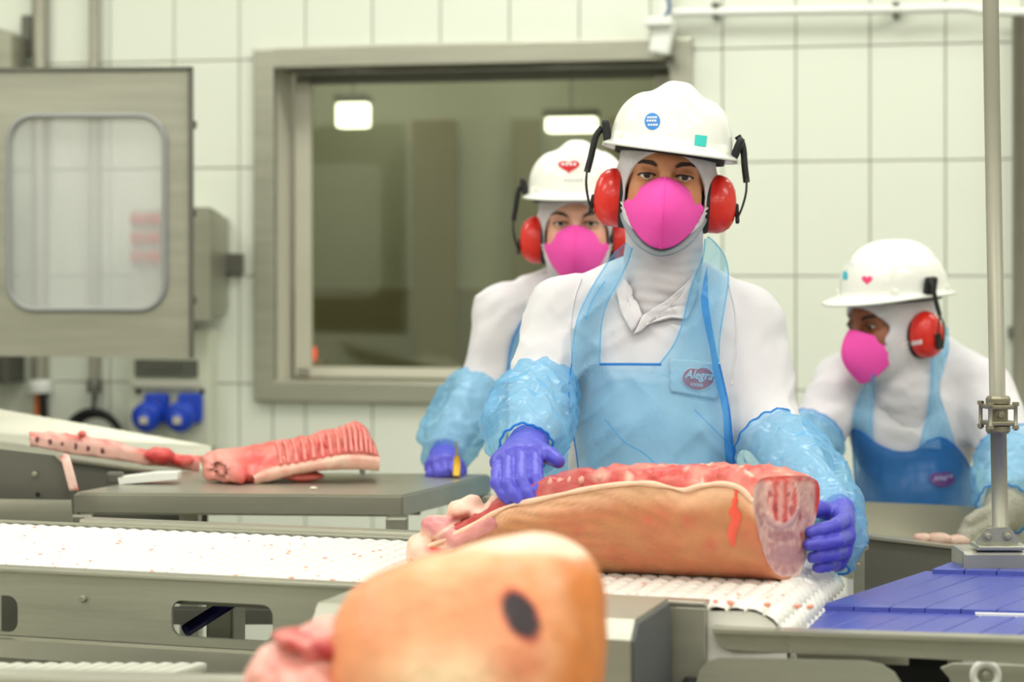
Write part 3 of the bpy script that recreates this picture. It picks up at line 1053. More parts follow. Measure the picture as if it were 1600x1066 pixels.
# ------------------------------------------------------------------ blue belt conveyor, right
bc = thing('blue_conveyor', 'conveyor with blue modular belts at the lower right', 'conveyor', (0.75, 3.0, 0))
BLUEB = mat('blue_belt', (80, 90, 172), 0.33, var=0.07, vscale=18)
BLZ0 = 0.873
lanes = [
    ((1178, 979), (1277, 947), (1900, 1004), (1900, 962)),
    ((1279, 945.5), (1448, 891), (1900, 960), (1900, 903)),
    ((1456, 888.5), (1522, 864), (1900, 900), (1900, 872)),
]
for li, (a, b, c, d) in enumerate(lanes):
    BLZ = BLZ0 + 0.008 * li
    A, B, C, D = [atz(p[0], p[1], BLZ) for p in (a, b, c, d)]
    L = np.linalg.norm(C - A)
    nmod = int(L / 0.05)
    e1, e2 = (C - A) / L, (D - B) / np.linalg.norm(D - B)
    for k in range(nmod):
        q = [A + e1 * (k * 0.05 + 0.0010), A + e1 * (k * 0.05 + 0.0490), B + e2 * (k * 0.05 + 0.0490), B + e2 * (k * 0.05 + 0.0010)]
        top = [p + [0, 0, 0.0] for p in q]
        ins = [p * 0.93 + np.mean(q, 0) * 0.07 for p in q]
        Vq = [p - UPV * 0.014 for p in q] + [p - UPV * 0.0015 for p in q] + ins
        Fq = [[0, 1, 5, 4], [1, 2, 6, 5], [2, 3, 7, 6], [3, 0, 4, 7], [4, 5, 9, 8], [5, 6, 10, 9], [6, 7, 11, 10], [7, 4, 8, 11], [8, 9, 10, 11], [3, 2, 1, 0]]
        add('belt_module', Vq, Fq, BLUEB, bc, smooth=False)
    # white strip along the near edge of each lane
    w0, w1 = A + e1 * (0.06 if li == 0 else 0.22), A + e1 * L
    nrm = np.cross(UPV, e1)
    V, Fc = prism([(0, 0), (np.linalg.norm(w1 - w0), 0), (np.linalg.norm(w1 - w0), 0.012), (0, 0.012)], w0 - nrm * 0.011 - UPV * 0.018, e1, nrm, 0.013)
    add('edge_strip', V, Fc, WHITE_P, bc, smooth=False)
    bed = [A, A + e1 * L, B + e2 * L, B]
    Vb = [p - UPV * 0.016 for p in bed] + [p - UPV * 0.03 for p in bed]
    add('slider_bed', Vb, [[0, 1, 2, 3], [7, 6, 5, 4], [0, 4, 5, 1], [1, 5, 6, 2], [2, 6, 7, 3], [3, 7, 4, 0]], mat('blue_bed', (30, 34, 96), 0.5), bc, smooth=False)
YW = math.atan(0.19)
V, Fc = plate([(1113, 986), (1900, 1012), (1900, 1050), (1600, 1038), (1400, 1027), (1180, 1019), (1140, 1016), (1126, 1009), (1117, 997)], 2.68, YW, 0.012, ref=(1113, 981))
add('side_rail', V, Fc, STEEL, bc, smooth=False)
V, Fc = plate([(1113, 983), (1900, 1009), (1900, 1015), (1113, 989)], 2.66, YW, 0.03, ref=(1113, 981))
add('rail_lip', V, Fc, STEEL_H, bc, smooth=False)
V, Fc = plate([(1185, 1018), (1420, 1026), (1420, 1040), (1185, 1032)], 2.72, YW, 0.01, ref=(1185, 1018))
add('inner_rail', V, Fc, STEEL_H, bc, smooth=False)
poly = [(1078, 1200), (1085, 1080), (1092, 1050), (1104, 1036), (1122, 1030), (1250, 1032), (1350, 1034), (1378, 1040), (1398, 1053), (1410, 1072), (1418, 1200)]
V, Fc = plate(poly, 2.63, YW, 0.01, ref=(1250, 1032))
add('motor_guard', V, Fc, STEEL, bc, smooth=False)
V, Fc = plate([(1488, 1200), (1485, 1062), (1470, 1045), (1490, 1038), (1900, 1050), (1900, 1200)], 2.70, YW, 0.012, ref=(1488, 1062))
lp = add('lower_panel', V, Fc, STEEL, bc, smooth=False)
V, Fc = plate([(1270, 1026), (1480, 1032), (1500, 1200), (1270, 1200)], 2.86, YW, 0.01, ref=(1300, 1040))
add('dark_gap_sheet', V, Fc, DARK, bc, smooth=False)  # dark sheet painting the shade of the open gap behind the guard
c = at(1540, 1056, 2.66)
V, Fc = lathe([(0.010, 0.0), (0.0205, 0.0), (0.0205, 0.008), (0.010, 0.008)], c, (0, 1, 0), 24)
a = np.linspace(0, 2 * math.pi, 33)
V, Fc = tube(np.stack([c[0] + 0.016 * np.cos(a), np.full(33, c[1]), c[2] + 0.016 * np.sin(a)], 1), 0.0048, 10, caps=False)
add('nylon_washer', V, Fc, WHITE_P, lp)
bolt('bolt', c + [0, 0.004, 0], (0, -1, 0), 0.006, STEEL_P, lp)
for x, y in ((1.05, 2.9), (1.05, 3.3), (0.62, 2.95)):
    box('leg', (x, y, 0.42), (0.05, 0.05, 0.84), STEEL, bc, bev=0.005)
# blue bit of the return belt under the rail
V, Fc = plate([(1120, 1014), (1146, 1018), (1138, 1030), (1118, 1030)], 2.74, YW, 0.02)
add('return_belt', V, Fc, mat('blue_bed', None), bc, smooth=False)

# ------------------------------------------------------------------ valve pipe
PY = 3.28
pb = at(1562, 855, PY)
t = thing('valve_pipe', 'upright steel pipe with bolted valve coupling, mounted beside the blue belts', 'pipe', pb)
V, Fc = tube([at(1563, 838, PY), at(1560, 675, PY)], 0.0128, 20)
add('lower_pipe', V, Fc, STEEL_P, t)
V, Fc = tube([at(1558.5, 622, PY), at(1550, 150, PY), at(1547, -60, PY), at(1542, -320, PY)], 0.0128, 20)
add('upper_pipe', V, Fc, STEEL_P, t)
BRZ = mat('worn_steel', (150, 144, 122), 0.45, 0.8, var=0.1, vscale=40)
vc = at(1559.5, 648, PY)
V, Fc = lathe([(0.0, -0.030), (0.017, -0.030), (0.020, -0.026), (0.020, -0.018), (0.016, -0.016), (0.016, 0.016), (0.020, 0.018), (0.020, 0.026), (0.017, 0.030), (0.0, 0.030)], vc, (0, 0, 1), 8)
vb = add('valve_body', V, Fc, BRZ, t, smooth=False)
for dz in (0.013, -0.013):
    V, Fc = boxm((0.046, 0.046, 0.007), 0.002)
    add('flange', V @ rotz(0.15).T + vc + [0, 0, dz], Fc, BRZ, vb, smooth=False)
for sx in (-1, 1):
    for sy in (-1, 1):
        p = vc + rotz(0.15) @ np.array([0.021 * sx, 0.021 * sy, 0])
        V, Fc = tube([p - [0, 0, 0.024], p + [0, 0, 0.021]], 0.0032, 8)
        o = add('tie_bolt', V, Fc, STEEL_P, t)
        for dz in (-0.019, 0.018):
            V, Fc = lathe([(0.0055, -0.003), (0.0055, 0.003)], p + [0, 0, dz], (0, 0, 1), 6)
            add('nut', V, Fc, BRZ, o, smooth=False)
bolt('stem', vc - [0.0, 0.014, 0], (0, -1, 0), 0.0055, BRZ, vb)
V, Fc = plate([(1524, 846), (1542, 826), (1578, 824), (1594, 845), (1590, 852), (1526, 852)], PY - 0.022, 0.08, 0.006)
br = add('bracket', V, Fc, STEEL, t, smooth=False)
V, Fc = boxm((0.078, 0.06, 0.007), 0.002)
add('foot', V + at(1560, 853, PY - 0.01), Fc, STEEL_H, t, smooth=False)
for x in (1543, 1574):
    bolt('bolt', at(x, 838, PY - 0.028), (0, -1, 0), 0.005, STEEL_P, br)
mount = thing('mounting_beam', 'square steel beam carrying the foot of the valve pipe', 'beam', at(1640, 875, PY + 0.02) * [1, 1, 0])
b0 = at(1560, 857, PY - 0.01)
box('beam', (b0[0] + 0.14, b0[1] + 0.03, b0[2] - 0.028), (0.40, 0.09, 0.05), STEEL_H, mount, bev=0.006)
box('leg', (b0[0] + 0.14, b0[1] + 0.05, (b0[2] - 0.053) / 2), (0.05, 0.05, b0[2] - 0.053), STEEL, mount, bev=0.004)

# ------------------------------------------------------------------ trough, right
tr_ = thing('trimming_trough', 'open steel trough in front of the bending worker', 'trough', at(1450, 900, 4.0) * [1, 1, 0])
fy, by = 3.78, 4.18
V, Fc = plate([(1335, 838), (1420, 848), (1510, 859), (1700, 880), (1700, 990), (1335, 990)], fy, 0.12, 0.012, ref=(1335, 838))
add('front_wall', V, Fc, STEEL_D, tr_, smooth=False)
V, Fc = plate([(1335, 835), (1510, 856), (1700, 877), (1700, 881), (1510, 860), (1335, 840)], fy - 0.01, 0.12, 0.03, ref=(1335, 838))
add('front_lip', V, Fc, STEEL_H, tr_, smooth=False)
V, Fc = plate([(1262, 786), (1330, 784), (1700, 800), (1700, 880), (1262, 880)], by, 0.05, 0.012, ref=(1330, 790))
add('back_wall', V, Fc, STEEL_H, tr_, smooth=False)
q = [at(1335, 860, fy + 0.01), at(1700, 900, fy - 0.05), at(1700, 862, by), at(1262, 862, by)]
V = [p for p in q] + [p - UPV * 0.01 for p in q]
add('floor_sheet', V, [[0, 1, 2, 3], [7, 6, 5, 4], [0, 4, 5, 1], [1, 5, 6, 2], [2, 6, 7, 3], [3, 7, 4, 0]], STEEL_H, tr_, smooth=False)
q = [at(1335, 838, fy), at(1262, 786, by), at(1262, 880, by), at(1335, 905, fy)]
V = [p for p in q] + [p - np.array([0.01, 0, 0]) for p in q]
add('end_wall', V, [[3, 2, 1, 0], [4, 5, 6, 7], [0, 1, 5, 4], [1, 2, 6, 5], [2, 3, 7, 6], [3, 0, 4, 7]], STEEL, tr_, smooth=False)
V, Fc = plate([(1334, 856), (1357, 853), (1358, 858), (1351, 862), (1351, 930), (1334, 930)], 3.45, 0.1, 0.02)
add('corner_bracket', V, Fc, STEEL, tr_, smooth=False)
for x, y in ((0.72, fy + 0.05), (1.2, fy + 0.02), (0.72, by - 0.05), (1.2, by - 0.05)):
    box('leg', (x, y, 0.38), (0.04, 0.04, 0.76), STEEL_D, tr_, bev=0.004)

# ------------------------------------------------------------------ table, chute, left
TZ = 0.952
tq = [atz(113, 770, TZ), atz(630, 774, TZ), atz(768, 741, TZ), atz(290, 737, TZ)]
tb = thing('steel_table', 'stainless steel work table carrying the rack of ribs', 'table', np.mean(tq, 0) * [1, 1, 0])
o = np.array([0, 0, TZ - 0.04])
V, Fc = prism([(p[0], p[1]) for p in tq], o, (1, 0, 0), (0, 1, 0), 0.04)
bm = bmesh.new()
bv = [bm.verts.new(v) for v in V]
for f_ in Fc:
    bm.faces.new([bv[i] for i in f_])
bmesh.ops.dissolve_limit(bm, angle_limit=0.02, verts=bm.verts, edges=bm.edges)
bmesh.ops.bevel(bm, geom=bm.edges[:], offset=0.004, segments=2, affect='EDGES')
V, Fc = bm_mesh(bm)
add('table_top', V, Fc, STEEL_H, tb, smooth=False)
cen = np.mean(tq, 0)
for p in tq:
    q = p * 0.95 + cen * 0.05
    box('leg', (q[0], q[1], (TZ - 0.04) / 2), (0.04, 0.04, TZ - 0.04), STEEL, tb, bev=0.004)
for zz in (0.72, 0.3):
    box('shelf_rail', (cen[0] - 0.02, tq[0][1] + 0.03, zz), (0.55, 0.03, 0.03), STEEL_D, tb, bev=0.003)
box('cross_bar', (cen[0], cen[1] + 0.08, TZ - 0.055), (0.5, 0.04, 0.03), STEEL_D, tb, bev=0.003)
# chute
ch = thing('meat_chute', 'sloping steel chute behind the table, holding a strip of fat', 'chute', at(120, 700, 4.3) * [1, 1, 0])
def sheet(pts, th, m, name, parent):
    pts = [np.asarray(p, float) for p in pts]
    n_ = np.cross(pts[1] - pts[0], pts[2] - pts[0])
    n_ /= np.linalg.norm(n_)
    k = len(pts)
    V = pts + [p - n_ * th for p in pts]
    Fc = [list(range(k)), list(range(2 * k - 1, k - 1, -1))] + [[i, i + k, (i + 1) % k + k, (i + 1) % k] for i in range(k)]
    return add(name, V, Fc, m, parent, smooth=False)
fl, fr = at(-160, 680, 4.02), at(325, 748, 4.22)
bl, br_ = at(-160, 612, 4.50), at(330, 697, 4.62)
gl_, gr_ = at(-160, 690, 4.10), at(325, 755, 4.28)
hl, hr = at(-160, 668, 4.42), at(330, 735, 4.55)
sheet([fl, fr, fr - UPV * 0.10, fl - UPV * 0.16][::-1], 0.008, STEEL_D, 'front_wall', ch)
sheet([fl + UPV * 0.001, fr + UPV * 0.001, fr + [0, -0.012, 0.0], fl + [0, -0.012, 0.0]][::-1], 0.004, STEEL_H, 'front_lip', ch)
sheet([gl_, gr_, hr, hl], 0.006, STEEL_H, 'slide', ch)
sheet([hl, hr, br_, bl], 0.006, STEEL, 'back_wall', ch)
sheet([gl_, fl, fr, gr_], 0.006, STEEL_H, 'front_slope', ch)
sheet([at(0 - 160, 612, 4.5), at(30, 645, 4.50), at(118, 660, 4.50), at(60, 700, 4.10), at(-160, 700, 4.06)], 0.006, STEEL, 'divider', ch) if False else None
for p in (at(20, 800, 4.10), at(20, 800, 4.45), at(300, 800, 4.32)):
    box('leg', (p[0], p[1], 0.44), (0.04, 0.04, 0.88), STEEL_D, ch, bev=0.004)
# nearer side plate with the fold at its end
sp = thing('side_plate', 'olive grey steel side plate at the far left beside the table', 'plate', at(40, 800, 3.72) * [1, 1, 0])
V, Fc = plate([(-160, 684), (92, 713), (100, 722), (110, 782), (-160, 780)], 3.80, -0.05, 0.008, ref=(92, 713))
p1 = add('upper_plate', V, Fc, STEEL_D, sp, smooth=False)
for x, y, r_ in ((54, 741, 0.004), (59, 773, 0.003)):
    bolt('rivet', at(x, y, 3.79), (0, -1, 0), r_, STEEL_P if y < 760 else DARK, p1, 0.004)
V, Fc = plate([(-160, 778), (111, 782), (113, 824), (-160, 826)], 3.70, -0.05, 0.008, ref=(92, 790))
add('lower_plate', V, Fc, STEEL_H, sp, smooth=False)
V, Fc = plate([(84, 711), (97, 711), (103, 722), (95, 722)], 3.785, -0.05, 0.02)
add('fold', V, Fc, STEEL_H, sp, smooth=False)
for x in (-60, 100):
    p = at(x, 824, 3.74)
    box('leg', (p[0], p[1], 0.45), (0.04, 0.04, 0.9), STEEL_D, sp, bev=0.004)

# white block on the table corner
t = thing('scraper_block', 'flat white plastic block lying on the table left of the ribs', 'block', atz(230, 757, TZ))
V, Fc = plate([(184, 747), (240, 740), (277, 739), (277, 749), (186, 757)], 3.93, 0, 0.05)
V[:, 2] = TZ + (V[:, 2] - V[:, 2].min()) * 1.0
add('slab', V, Fc, WHITE_P, t, smooth=False)
V, Fc = boxm((0.03, 0.03, 0.022), 0.004)
add('end_clip', V + [at(180, 750, 3.95)[0], 3.95, TZ + 0.011], Fc, STEEL_D, t, smooth=False)

# lower return belt + post at the bottom left, foreground rail
lo = thing('lower_conveyor', 'lower white ribbed conveyor below the main belt, at the bottom left', 'conveyor', (-0.7, 2.75, 0))
for k in range(22):
    c = np.array([-0.95 + 0.022 * k, 2.62, 0.83])
    V, Fc = boxm((0.018, 0.30, 0.012), 0.004)
    add('belt_slat', V @ rotz(-0.5).T + c, Fc, mat('grey_white_belt', (196, 198, 182), 0.5), lo, smooth=False)
box('bed', (-0.72, 2.64, 0.80), (0.6, 0.30, 0.03), STEEL_D, lo, bev=0.004)
p = at(205, 1060, 2.62)
box('post', (p[0], 2.80, 0.40), (0.035, 0.04, 0.80), STEEL, lo, bev=0.004)
box('leg', (-0.8, 2.64, 0.39), (0.04, 0.04, 0.78), STEEL, lo, bev=0.004)
fg = thing('loading_table', 'low steel loading table in the foreground under the ham', 'table', (-0.1, 2.0, 0))
FZ = 0.865
box('table_top', (-0.15, 2.0, FZ - 0.02), (1.5, 0.62, 0.04), STEEL_H, fg, bev=0.006)
p0, p1_ = at(-160, 1060, 2.32), at(560, 1084, 2.26)
dd = p1_ - p0
V, Fc = boxm((np.linalg.norm(dd), 0.03, 0.03), 0.008)
ang = math.atan2(dd[1], dd[0])
add('back_rail', V @ rotz(ang).T + (p0 + p1_) / 2, Fc, STEEL_H, fg, smooth=False)
for x in (-0.8, 0.5):
    for y in (1.75, 2.25):
        box('leg', (x, y, (FZ - 0.04) / 2), (0.05, 0.05, FZ - 0.04), STEEL, fg, bev=0.005)

# ------------------------------------------------------------------ meat
from mathutils.bvhtree import BVHTree
def to_px(V):
    V = np.asarray(V)
    return np.stack([800 + V[:, 0] / V[:, 1] * F, HY - (V[:, 2] - CZ) / V[:, 1] * F], 1)

def mixc(a, b, t):
    t = np.clip(t, 0, 1)[:, None]
    return np.asarray(a) * (1 - t) + np.asarray(b) * t

def ss(x, a, b):
    t = np.clip((x - a) / (b - a), 0, 1)
    return t * t * (3 - 2 * t)

def bvh_of(V, Fc):
    return BVHTree.FromPolygons([Vector(v) for v in V], [list(map(int, f)) for f in Fc])

def cast(bvh, px, off):
    """first surface point met by the sight line through each photo point, lifted by off; nan where nothing is met"""
    out = []
    for x, y in np.asarray(px, float).reshape(-1, 2):
        d = Vector((at(x, y, 1.0) - np.array([0, 0, CZ]))).normalized()
        h = bvh.ray_cast(Vector((0, 0, CZ)), d)
        out.append(np.array(h[0] + (h[1] if h[1].dot(d) < 0 else -h[1]) * off) if h[0] is not None else np.full(3, np.nan))
    out = np.array(out)
    bad = np.isnan(out[:, 0])
    if bad.any() and (~bad).any():
        out[bad] = out[~bad][np.argmin(np.linalg.norm(np.asarray(px).reshape(-1, 2)[bad][:, None] - np.asarray(px).reshape(-1, 2)[~bad][None], axis=2), 1)]
    return out

def add_solid(name, V, Fc, m, parent, th, col=None, offset=-1.0):
    o = add(name, V, Fc, m, parent, col=col)
    md = o.modifiers.new('thickness', 'SOLIDIFY')
    md.thickness = th
    md.offset = offset
    return o

# --- the large loin on the conveyor
st = np.array([  # x, bottom, skin top, ridge, front depth
    [640, 884, 872, 858, 3.03], [668, 886, 856, 836, 3.02], [700, 888, 842, 815, 3.01], [740, 890, 822, 794, 2.995], [790, 892, 794, 764, 2.975],
    [840, 893, 782, 742, 2.96], [930, 895, 763, 729, 2.93], [1000, 898, 756, 727, 2.91], [1041, 900, 761, 727, 2.90],
    [1070, 901, 767, 728, 2.892], [1093, 902, 761, 729, 2.885], [1127, 903, 757, 731, 2.875], [1156, 905, 764, 736, 2.865], [1176, 906, 784, 743, 2.86]])
S_ = spline(st, 96)
top_o = np.array([(1175, 786), (1178, 765), (1185, 750), (1200, 745), (1222, 744), (1245, 743), (1263, 744), (1276, 750), (1281, 762), (1281, 783), (1274, 815), (1262, 846), (1260, 875), (1250, 899), (1236, 906)], float)
skin_o = np.array([(1236, 906), (1222, 907), (1208, 899), (1197, 882), (1189, 862), (1183, 838), (1178, 812), (1175, 786)], float)
def resample(P, n):
    s = np.concatenate([[0], np.cumsum(np.linalg.norm(np.diff(P, axis=0), axis=1))])
    t = np.linspace(0, s[-1], n)
    return np.stack([np.interp(t, s, P[:, 0]), np.interp(t, s, P[:, 1])], 1)
top_o, skin_o = resample(top_o, 44), resample(skin_o, 36)
def place(outl, row, inset):
    x, yb, yt, yr, Yf = row
    ye = np.interp(outl[:, 1], [743, 786, 907], [yr, yt, yb])
    xe = outl[:, 0] + (x - 1176)
    dep = Yf + (outl[:, 0] - 1175) / 106 * 0.15 + inset
    return np.stack([(xe - 800) / F * dep, dep, CZ - (ye - HY) / F * dep], 1)
loin = thing('pork_loin', 'large pork loin with tan skin and cut pink end, held on the white belt', 'meat', cp(0.75, 0.18, BZ))
rings = []
for row in S_:
    rings.append(np.concatenate([place(top_o, row, 0.0), place(skin_o, row, 0.004)[1:-1]]))
rings = np.array(rings)
n_, m_ = rings.shape[:2]
Pn = rings.reshape(-1, 3)
# lumpy cut surface on the upper strip
ri = np.tile(np.arange(m_), n_)
topz = ((ri > 1) & (ri < 20)).astype(float) * (1 - ss(np.repeat(np.linspace(0, 1, n_), m_), 0.93, 1.0))
Pn = Pn + (np.array([0, -0.3, 1.0]) * 0.009)[None] * (topz * (0.6 * fbm(Pn, 55, 3) + 0.4 * fbm(Pn, 130, 9)))[:, None]
sN = np.repeat(np.linspace(0, 1, n_), m_)
c_red, c_pale, c_fat = lin((205, 72, 66)), lin((236, 150, 132)), lin((246, 205, 182))
nz1 = fbm(Pn, 38, 11)
col = mixc(mixc(c_red, c_pale, 0.45 + 0.6 * nz1), c_fat, ss(vnoise(Pn, 60, 4), 0.35, 0.8))
px = to_px(Pn)
leftred = ss(-px[:, 0], -1000, -880) * (ri < 12)
col = mixc(col, lin((176, 44, 46)), leftred * 0.8)
back = ss(ri.astype(float), 20, 26)
col = mixc(col, lin((226, 178, 160)), back * 0.7)
V, Fc = loft(Pn.reshape(n_, m_, 3), caps=True)
col = np.concatenate([col, col[:1], col[-1:]])
flesh = add('flesh', V, Fc, MEATV, loin, col=col)
# skin
sk = np.array([place(skin_o, row, -0.001) for row in S_])
sn, sm = sk.shape[:2]
P2 = sk.reshape(-1, 3)
u_ = np.repeat(np.linspace(0, 1, sn), sm)
v_ = np.tile(np.linspace(0, 1, sm), sn)
edge = np.sin(np.pi * np.clip(v_, 0, 1)) ** 0.5
P2[:, 1] -= edge * (0.012 + 0.0040 * fbm(P2, 20, 6)) + 0.0016 * edge * np.sin((u_ * 60 + v_ * 55) + 3 * vnoise(P2, 15, 2)) * ss(-u_, -0.75, -0.4)
px2 = to_px(P2)
tan, pk, pale = lin((204, 138, 92)), lin((208, 112, 80)), lin((244, 192, 152))
col = mixc(tan, pk, 0.35 + 0.9 * fbm(P2, 14, 21))
col = mixc(col, pale, ss(v_ + 0.05 * vnoise(P2, 25, 9), 0.74, 0.95) * 0.9)
col = mixc(col, lin((178, 122, 78)), ss(np.sin(u_ * 95 + v_ * 42 + 4 * vnoise(P2, 12, 5)), 0.3, 1.0) * 0.5 * ss(-u_, -0.8, -0.4))
for bx, by, br2 in ((1012, 812, 7), (905, 830, 6), (955, 862, 4), (1075, 815, 12), (850, 800, 5), (1110, 850, 9)):
    col = mixc(col, lin((214, 96, 78)), 0.6 * np.exp(-((px2[:, 0] - bx) ** 2 + (px2[:, 1] - by) ** 2) / br2 ** 2))
sfc = grid_faces(sn, sm)
skin = add_solid('skin', P2, sfc, PIGV, loin, 0.004, col)
loin_bvh = bvh_of(P2, sfc)
# fat rim along the top of the skin
rim = sk[:, -1] + np.array([0, -0.003, 0.001])
V, Fc = tube(rim[2:], 0.0034 + 0.0016 * vnoise(rim[2:], 40, 3), 10)
add('fat_rim', V, Fc, MEATV, loin, col=np.tile(lin((247, 203, 172)), (len(V), 1)))
# cut end
er = np.array(rings[-1])
er = np.concatenate([place(top_o, S_[-1], -0.001), place(skin_o, S_[-1], -0.004)[1:-1]])
cen = er.mean(0)
nr = 34
capg = np.array([cen + (er - cen) * t for t in np.linspace(0.0, 1.0, nr)])
e1 = er[30] - cen; e2 = er[0] - cen
nrm = np.cross(er[10] - cen, er[30] - cen); nrm /= np.linalg.norm(nrm)
if nrm[0] < 0: nrm = -nrm
Pc = capg.reshape(-1, 3)
p_ = to_px(Pc)
rad = np.repeat(np.linspace(0, 1, nr), m_)
def el(cx, cy, rx, ry):
    return np.sqrt(((p_[:, 0] - cx) / rx) ** 2 + ((p_[:, 1] - cy) / ry) ** 2)
nzc = fbm(Pc, 120, 31)
col = mixc(lin((222, 178, 166)), lin((196, 138, 132)), 0.5 + 0.8 * nzc)
eu = el(1219, 780, 27, 42)
col = mixc(col, lin((244, 196, 182)), ss(-eu, -1.15, -0.98))
col = mixc(col, mixc(lin((224, 92, 86)), lin((246, 172, 158)), 0.5 + 0.9 * np.sin(p_[:, 0] * 0.42) + 0.4 * nzc), ss(-eu, -0.95, -0.82))
for cx, cy, rx, ry in ((1200, 771, 3, 5), (1228, 773, 3, 3.5), (1250, 808, 3, 6), (1252, 835, 2.5, 6), (1232, 798, 2.5, 9), (1208, 795, 3, 9)):
    col = mixc(col, lin((168, 62, 62)), 0.8 * ss(-el(cx, cy, rx, ry), -1.3, -0.7))
col = mixc(col, lin((192, 140, 138)), ss(-el(1228, 868, 25, 17), -1.1, -0.85) * 0.85)
col = mixc(col, lin((186, 128, 124)), ss(-el(1222, 838, 22, 9), -1.1, -0.85) * 0.8)
col = mixc(col, lin((178, 128, 122)), ss(-el(1189, 790, 7, 32), -1.1, -0.8) * 0.6 * (0.6 + 0.4 * nzc))
col = mixc(col, lin((238, 202, 184)), ss(rad, 0.9, 0.97) * (p_[:, 1] > 760))
col = mixc(col, lin((206, 62, 56)), ss(-p_[:, 1], -758, -748) * (0.7 + 0.5 * nzc))
col = mixc(col, lin((206, 56, 50)), ss(p_[:, 0], 1270, 1276) * ss(-p_[:, 1], -812, -800))
Pc = Pc + nrm * ((0.004 * ss(-eu, -1.2, -0.9) + 0.0010 * nzc) * ss(1 - rad, 0.0, 0.12))[:, None]
add('cut_face', Pc, grid_faces(nr, m_, False, True), MEATV, loin, col=col)
# rib ends along the rear strip
topb = bvh_of(flesh.data.vertices and [np.array(v.co) + base_of(loin) for v in flesh.data.vertices], [list(p.vertices) for p in flesh.data.polygons])
for x, y in ((860, 753), (874, 751), (890, 750), (909, 750), (938, 747)):
    c = cast(topb, [(x, y)], 0.0)[0]
    V, Fc = blob(np.zeros(3), 0.0062, 1.2, int(x))
    add('rib_end', V + c + [0, 0.002, -0.002], Fc, mat('bone', (226, 158, 142), 0.4), loin)
# blood running down the skin
pth = spline([(1151, 752), (1150, 775), (1147, 795), (1150, 812), (1144, 832), (1145, 855)], 30)
wd = np.interp(np.linspace(0, 1, 30), [0, 0.3, 0.5, 0.7, 0.9, 1], [3, 4, 9, 8, 6, 1.5]) + 1.5 * vnoise(np.c_[np.arange(30), np.zeros((30, 2))], 0.5, 2)
L_ = np.concatenate([cast(loin_bvh, np.c_[pth[:, 0] + wd * k, pth[:, 1]], 0.001 + 0.0022 * (1 - abs(k))) for k in (-1, -0.5, 0, 0.5, 1)]).reshape(5, 30, 3)
add('blood_drip', L_.reshape(-1, 3), grid_faces(5, 30), mat('fresh_blood', (250, 96, 74), 0.3), loin)
# ragged left end
Yc = 3.05
fs = [ell(at(702, 832, Yc), (0.045, 0.05, 0.022), roty(0.35)), ell(at(665, 862, Yc), (0.03, 0.045, 0.024), roty(0.5)),
      ell(at(726, 797, Yc), (0.026, 0.025, 0.014), roty(-0.1)), ell(at(738, 784, Yc), (0.012, 0.014, 0.011)), ell(at(760, 805, Yc), (0.03, 0.03, 0.014)),
      ell(at(790, 790, Yc + 0.01), (0.03, 0.03, 0.018)), ell(at(655, 872, Yc), (0.018, 0.03, 0.014)), rcone(at(668, 872, 3.02), at(770, 815, 2.985), 0.008, 0.012)]
base_f = union(fs, 0.008)
f = lambda P: base_f(P) + 0.0028 * fbm(P, 60, 8)
V, Fc = mesh_sdf(f, at(635, 885, 3.06) - [0.02, 0.11, 0.015], at(800, 765, 3.06) + [0.06, 0.09, 0.02], 0.0028)
p3 = to_px(V)
col = mixc(lin((206, 128, 128)), lin((222, 148, 142)), 0.5 + fbm(V, 40, 2))
fat = np.maximum(ss(-p3[:, 1], -812, -800), np.maximum(ss((p3[:, 1] - 835) * 0.8 + (700 - p3[:, 0]) * 0.5, 8, 20), 0.9 * ss(-np.abs((p3[:, 0] - 690) * 0.7 + (p3[:, 1] - 832)), -5, -1)))
col = mixc(col, lin((248, 206, 182)), fat)
col = mixc(col, lin((212, 74, 64)), np.exp(-((p3[:, 0] - 678) / 14) ** 2 - ((p3[:, 1] - 858) / 7) ** 2) + np.exp(-((p3[:, 0] - 776) / 10) ** 2 - ((p3[:, 1] - 795) / 6) ** 2))
add('ragged_end', V, Fc, MEATV, loin, col=col)

# --- the rack of ribs on the table
rk = thing('rib_rack', 'pink rack of pork ribs with fat layer lying on the steel table', 'meat', atz(440, 752, TZ))
cols = np.array([  # x, ridge, boundary, fat low
    [395, 696, 742, 757], [416, 690, 733, 752], [440, 686, 728, 745], [471, 682, 723, 738], [505, 675, 716, 734], [535, 665, 710, 732], [556, 658, 709, 732], [575, 668, 711, 734], [590, 700, 715, 735]], float)
CS = spline(cols, 60)
r0 = np.array([(376, 757, 3.915), (384, 748, 3.91), (369, 730, 3.93), (356, 710, 3.96), (336, 704, 3.99), (313, 710, 4.0), (318, 752, 3.97)])
ring0 = np.array([at(*q) for q in r0])
def ribring(row, k):
    x, yt, yb, yl = row
    d = 0.03 * k
    q = [(x - 2, yl - 2, 3.955 + d), (x, yb, 3.945 + d), (x, (yb * 0.55 + yt * 0.45), 3.985 + d), (x, yt + 9, 4.02 + d), (x - 2, yt, 4.05 + d), (x - 6, yt + 12, 4.10 + d), (x - 6, yl - 8, 4.07 + d)]
    return np.array([at(*v) for v in q])
RG = [resample_closed(ring0 * (1 - 0.0), 56, 2)]
mid = resample_closed((ring0 + ribring(CS[0], 0)) / 2, 56, 2)
cc = ring0.mean(0)
RG = [resample_closed(cc + (ring0 - cc) * 0.35 + np.array([-0.004, -0.014, 0]), 56, 2), resample_closed(cc + (ring0 - cc) * 0.75 + np.array([-0.003, -0.011, 0]), 56, 2)] + RG
RG += [mid] + [resample_closed(ribring(r, i / 59), 56, 2) for i, r in enumerate(CS)]
RG = np.array(RG)
Pr = RG.reshape(-1, 3)
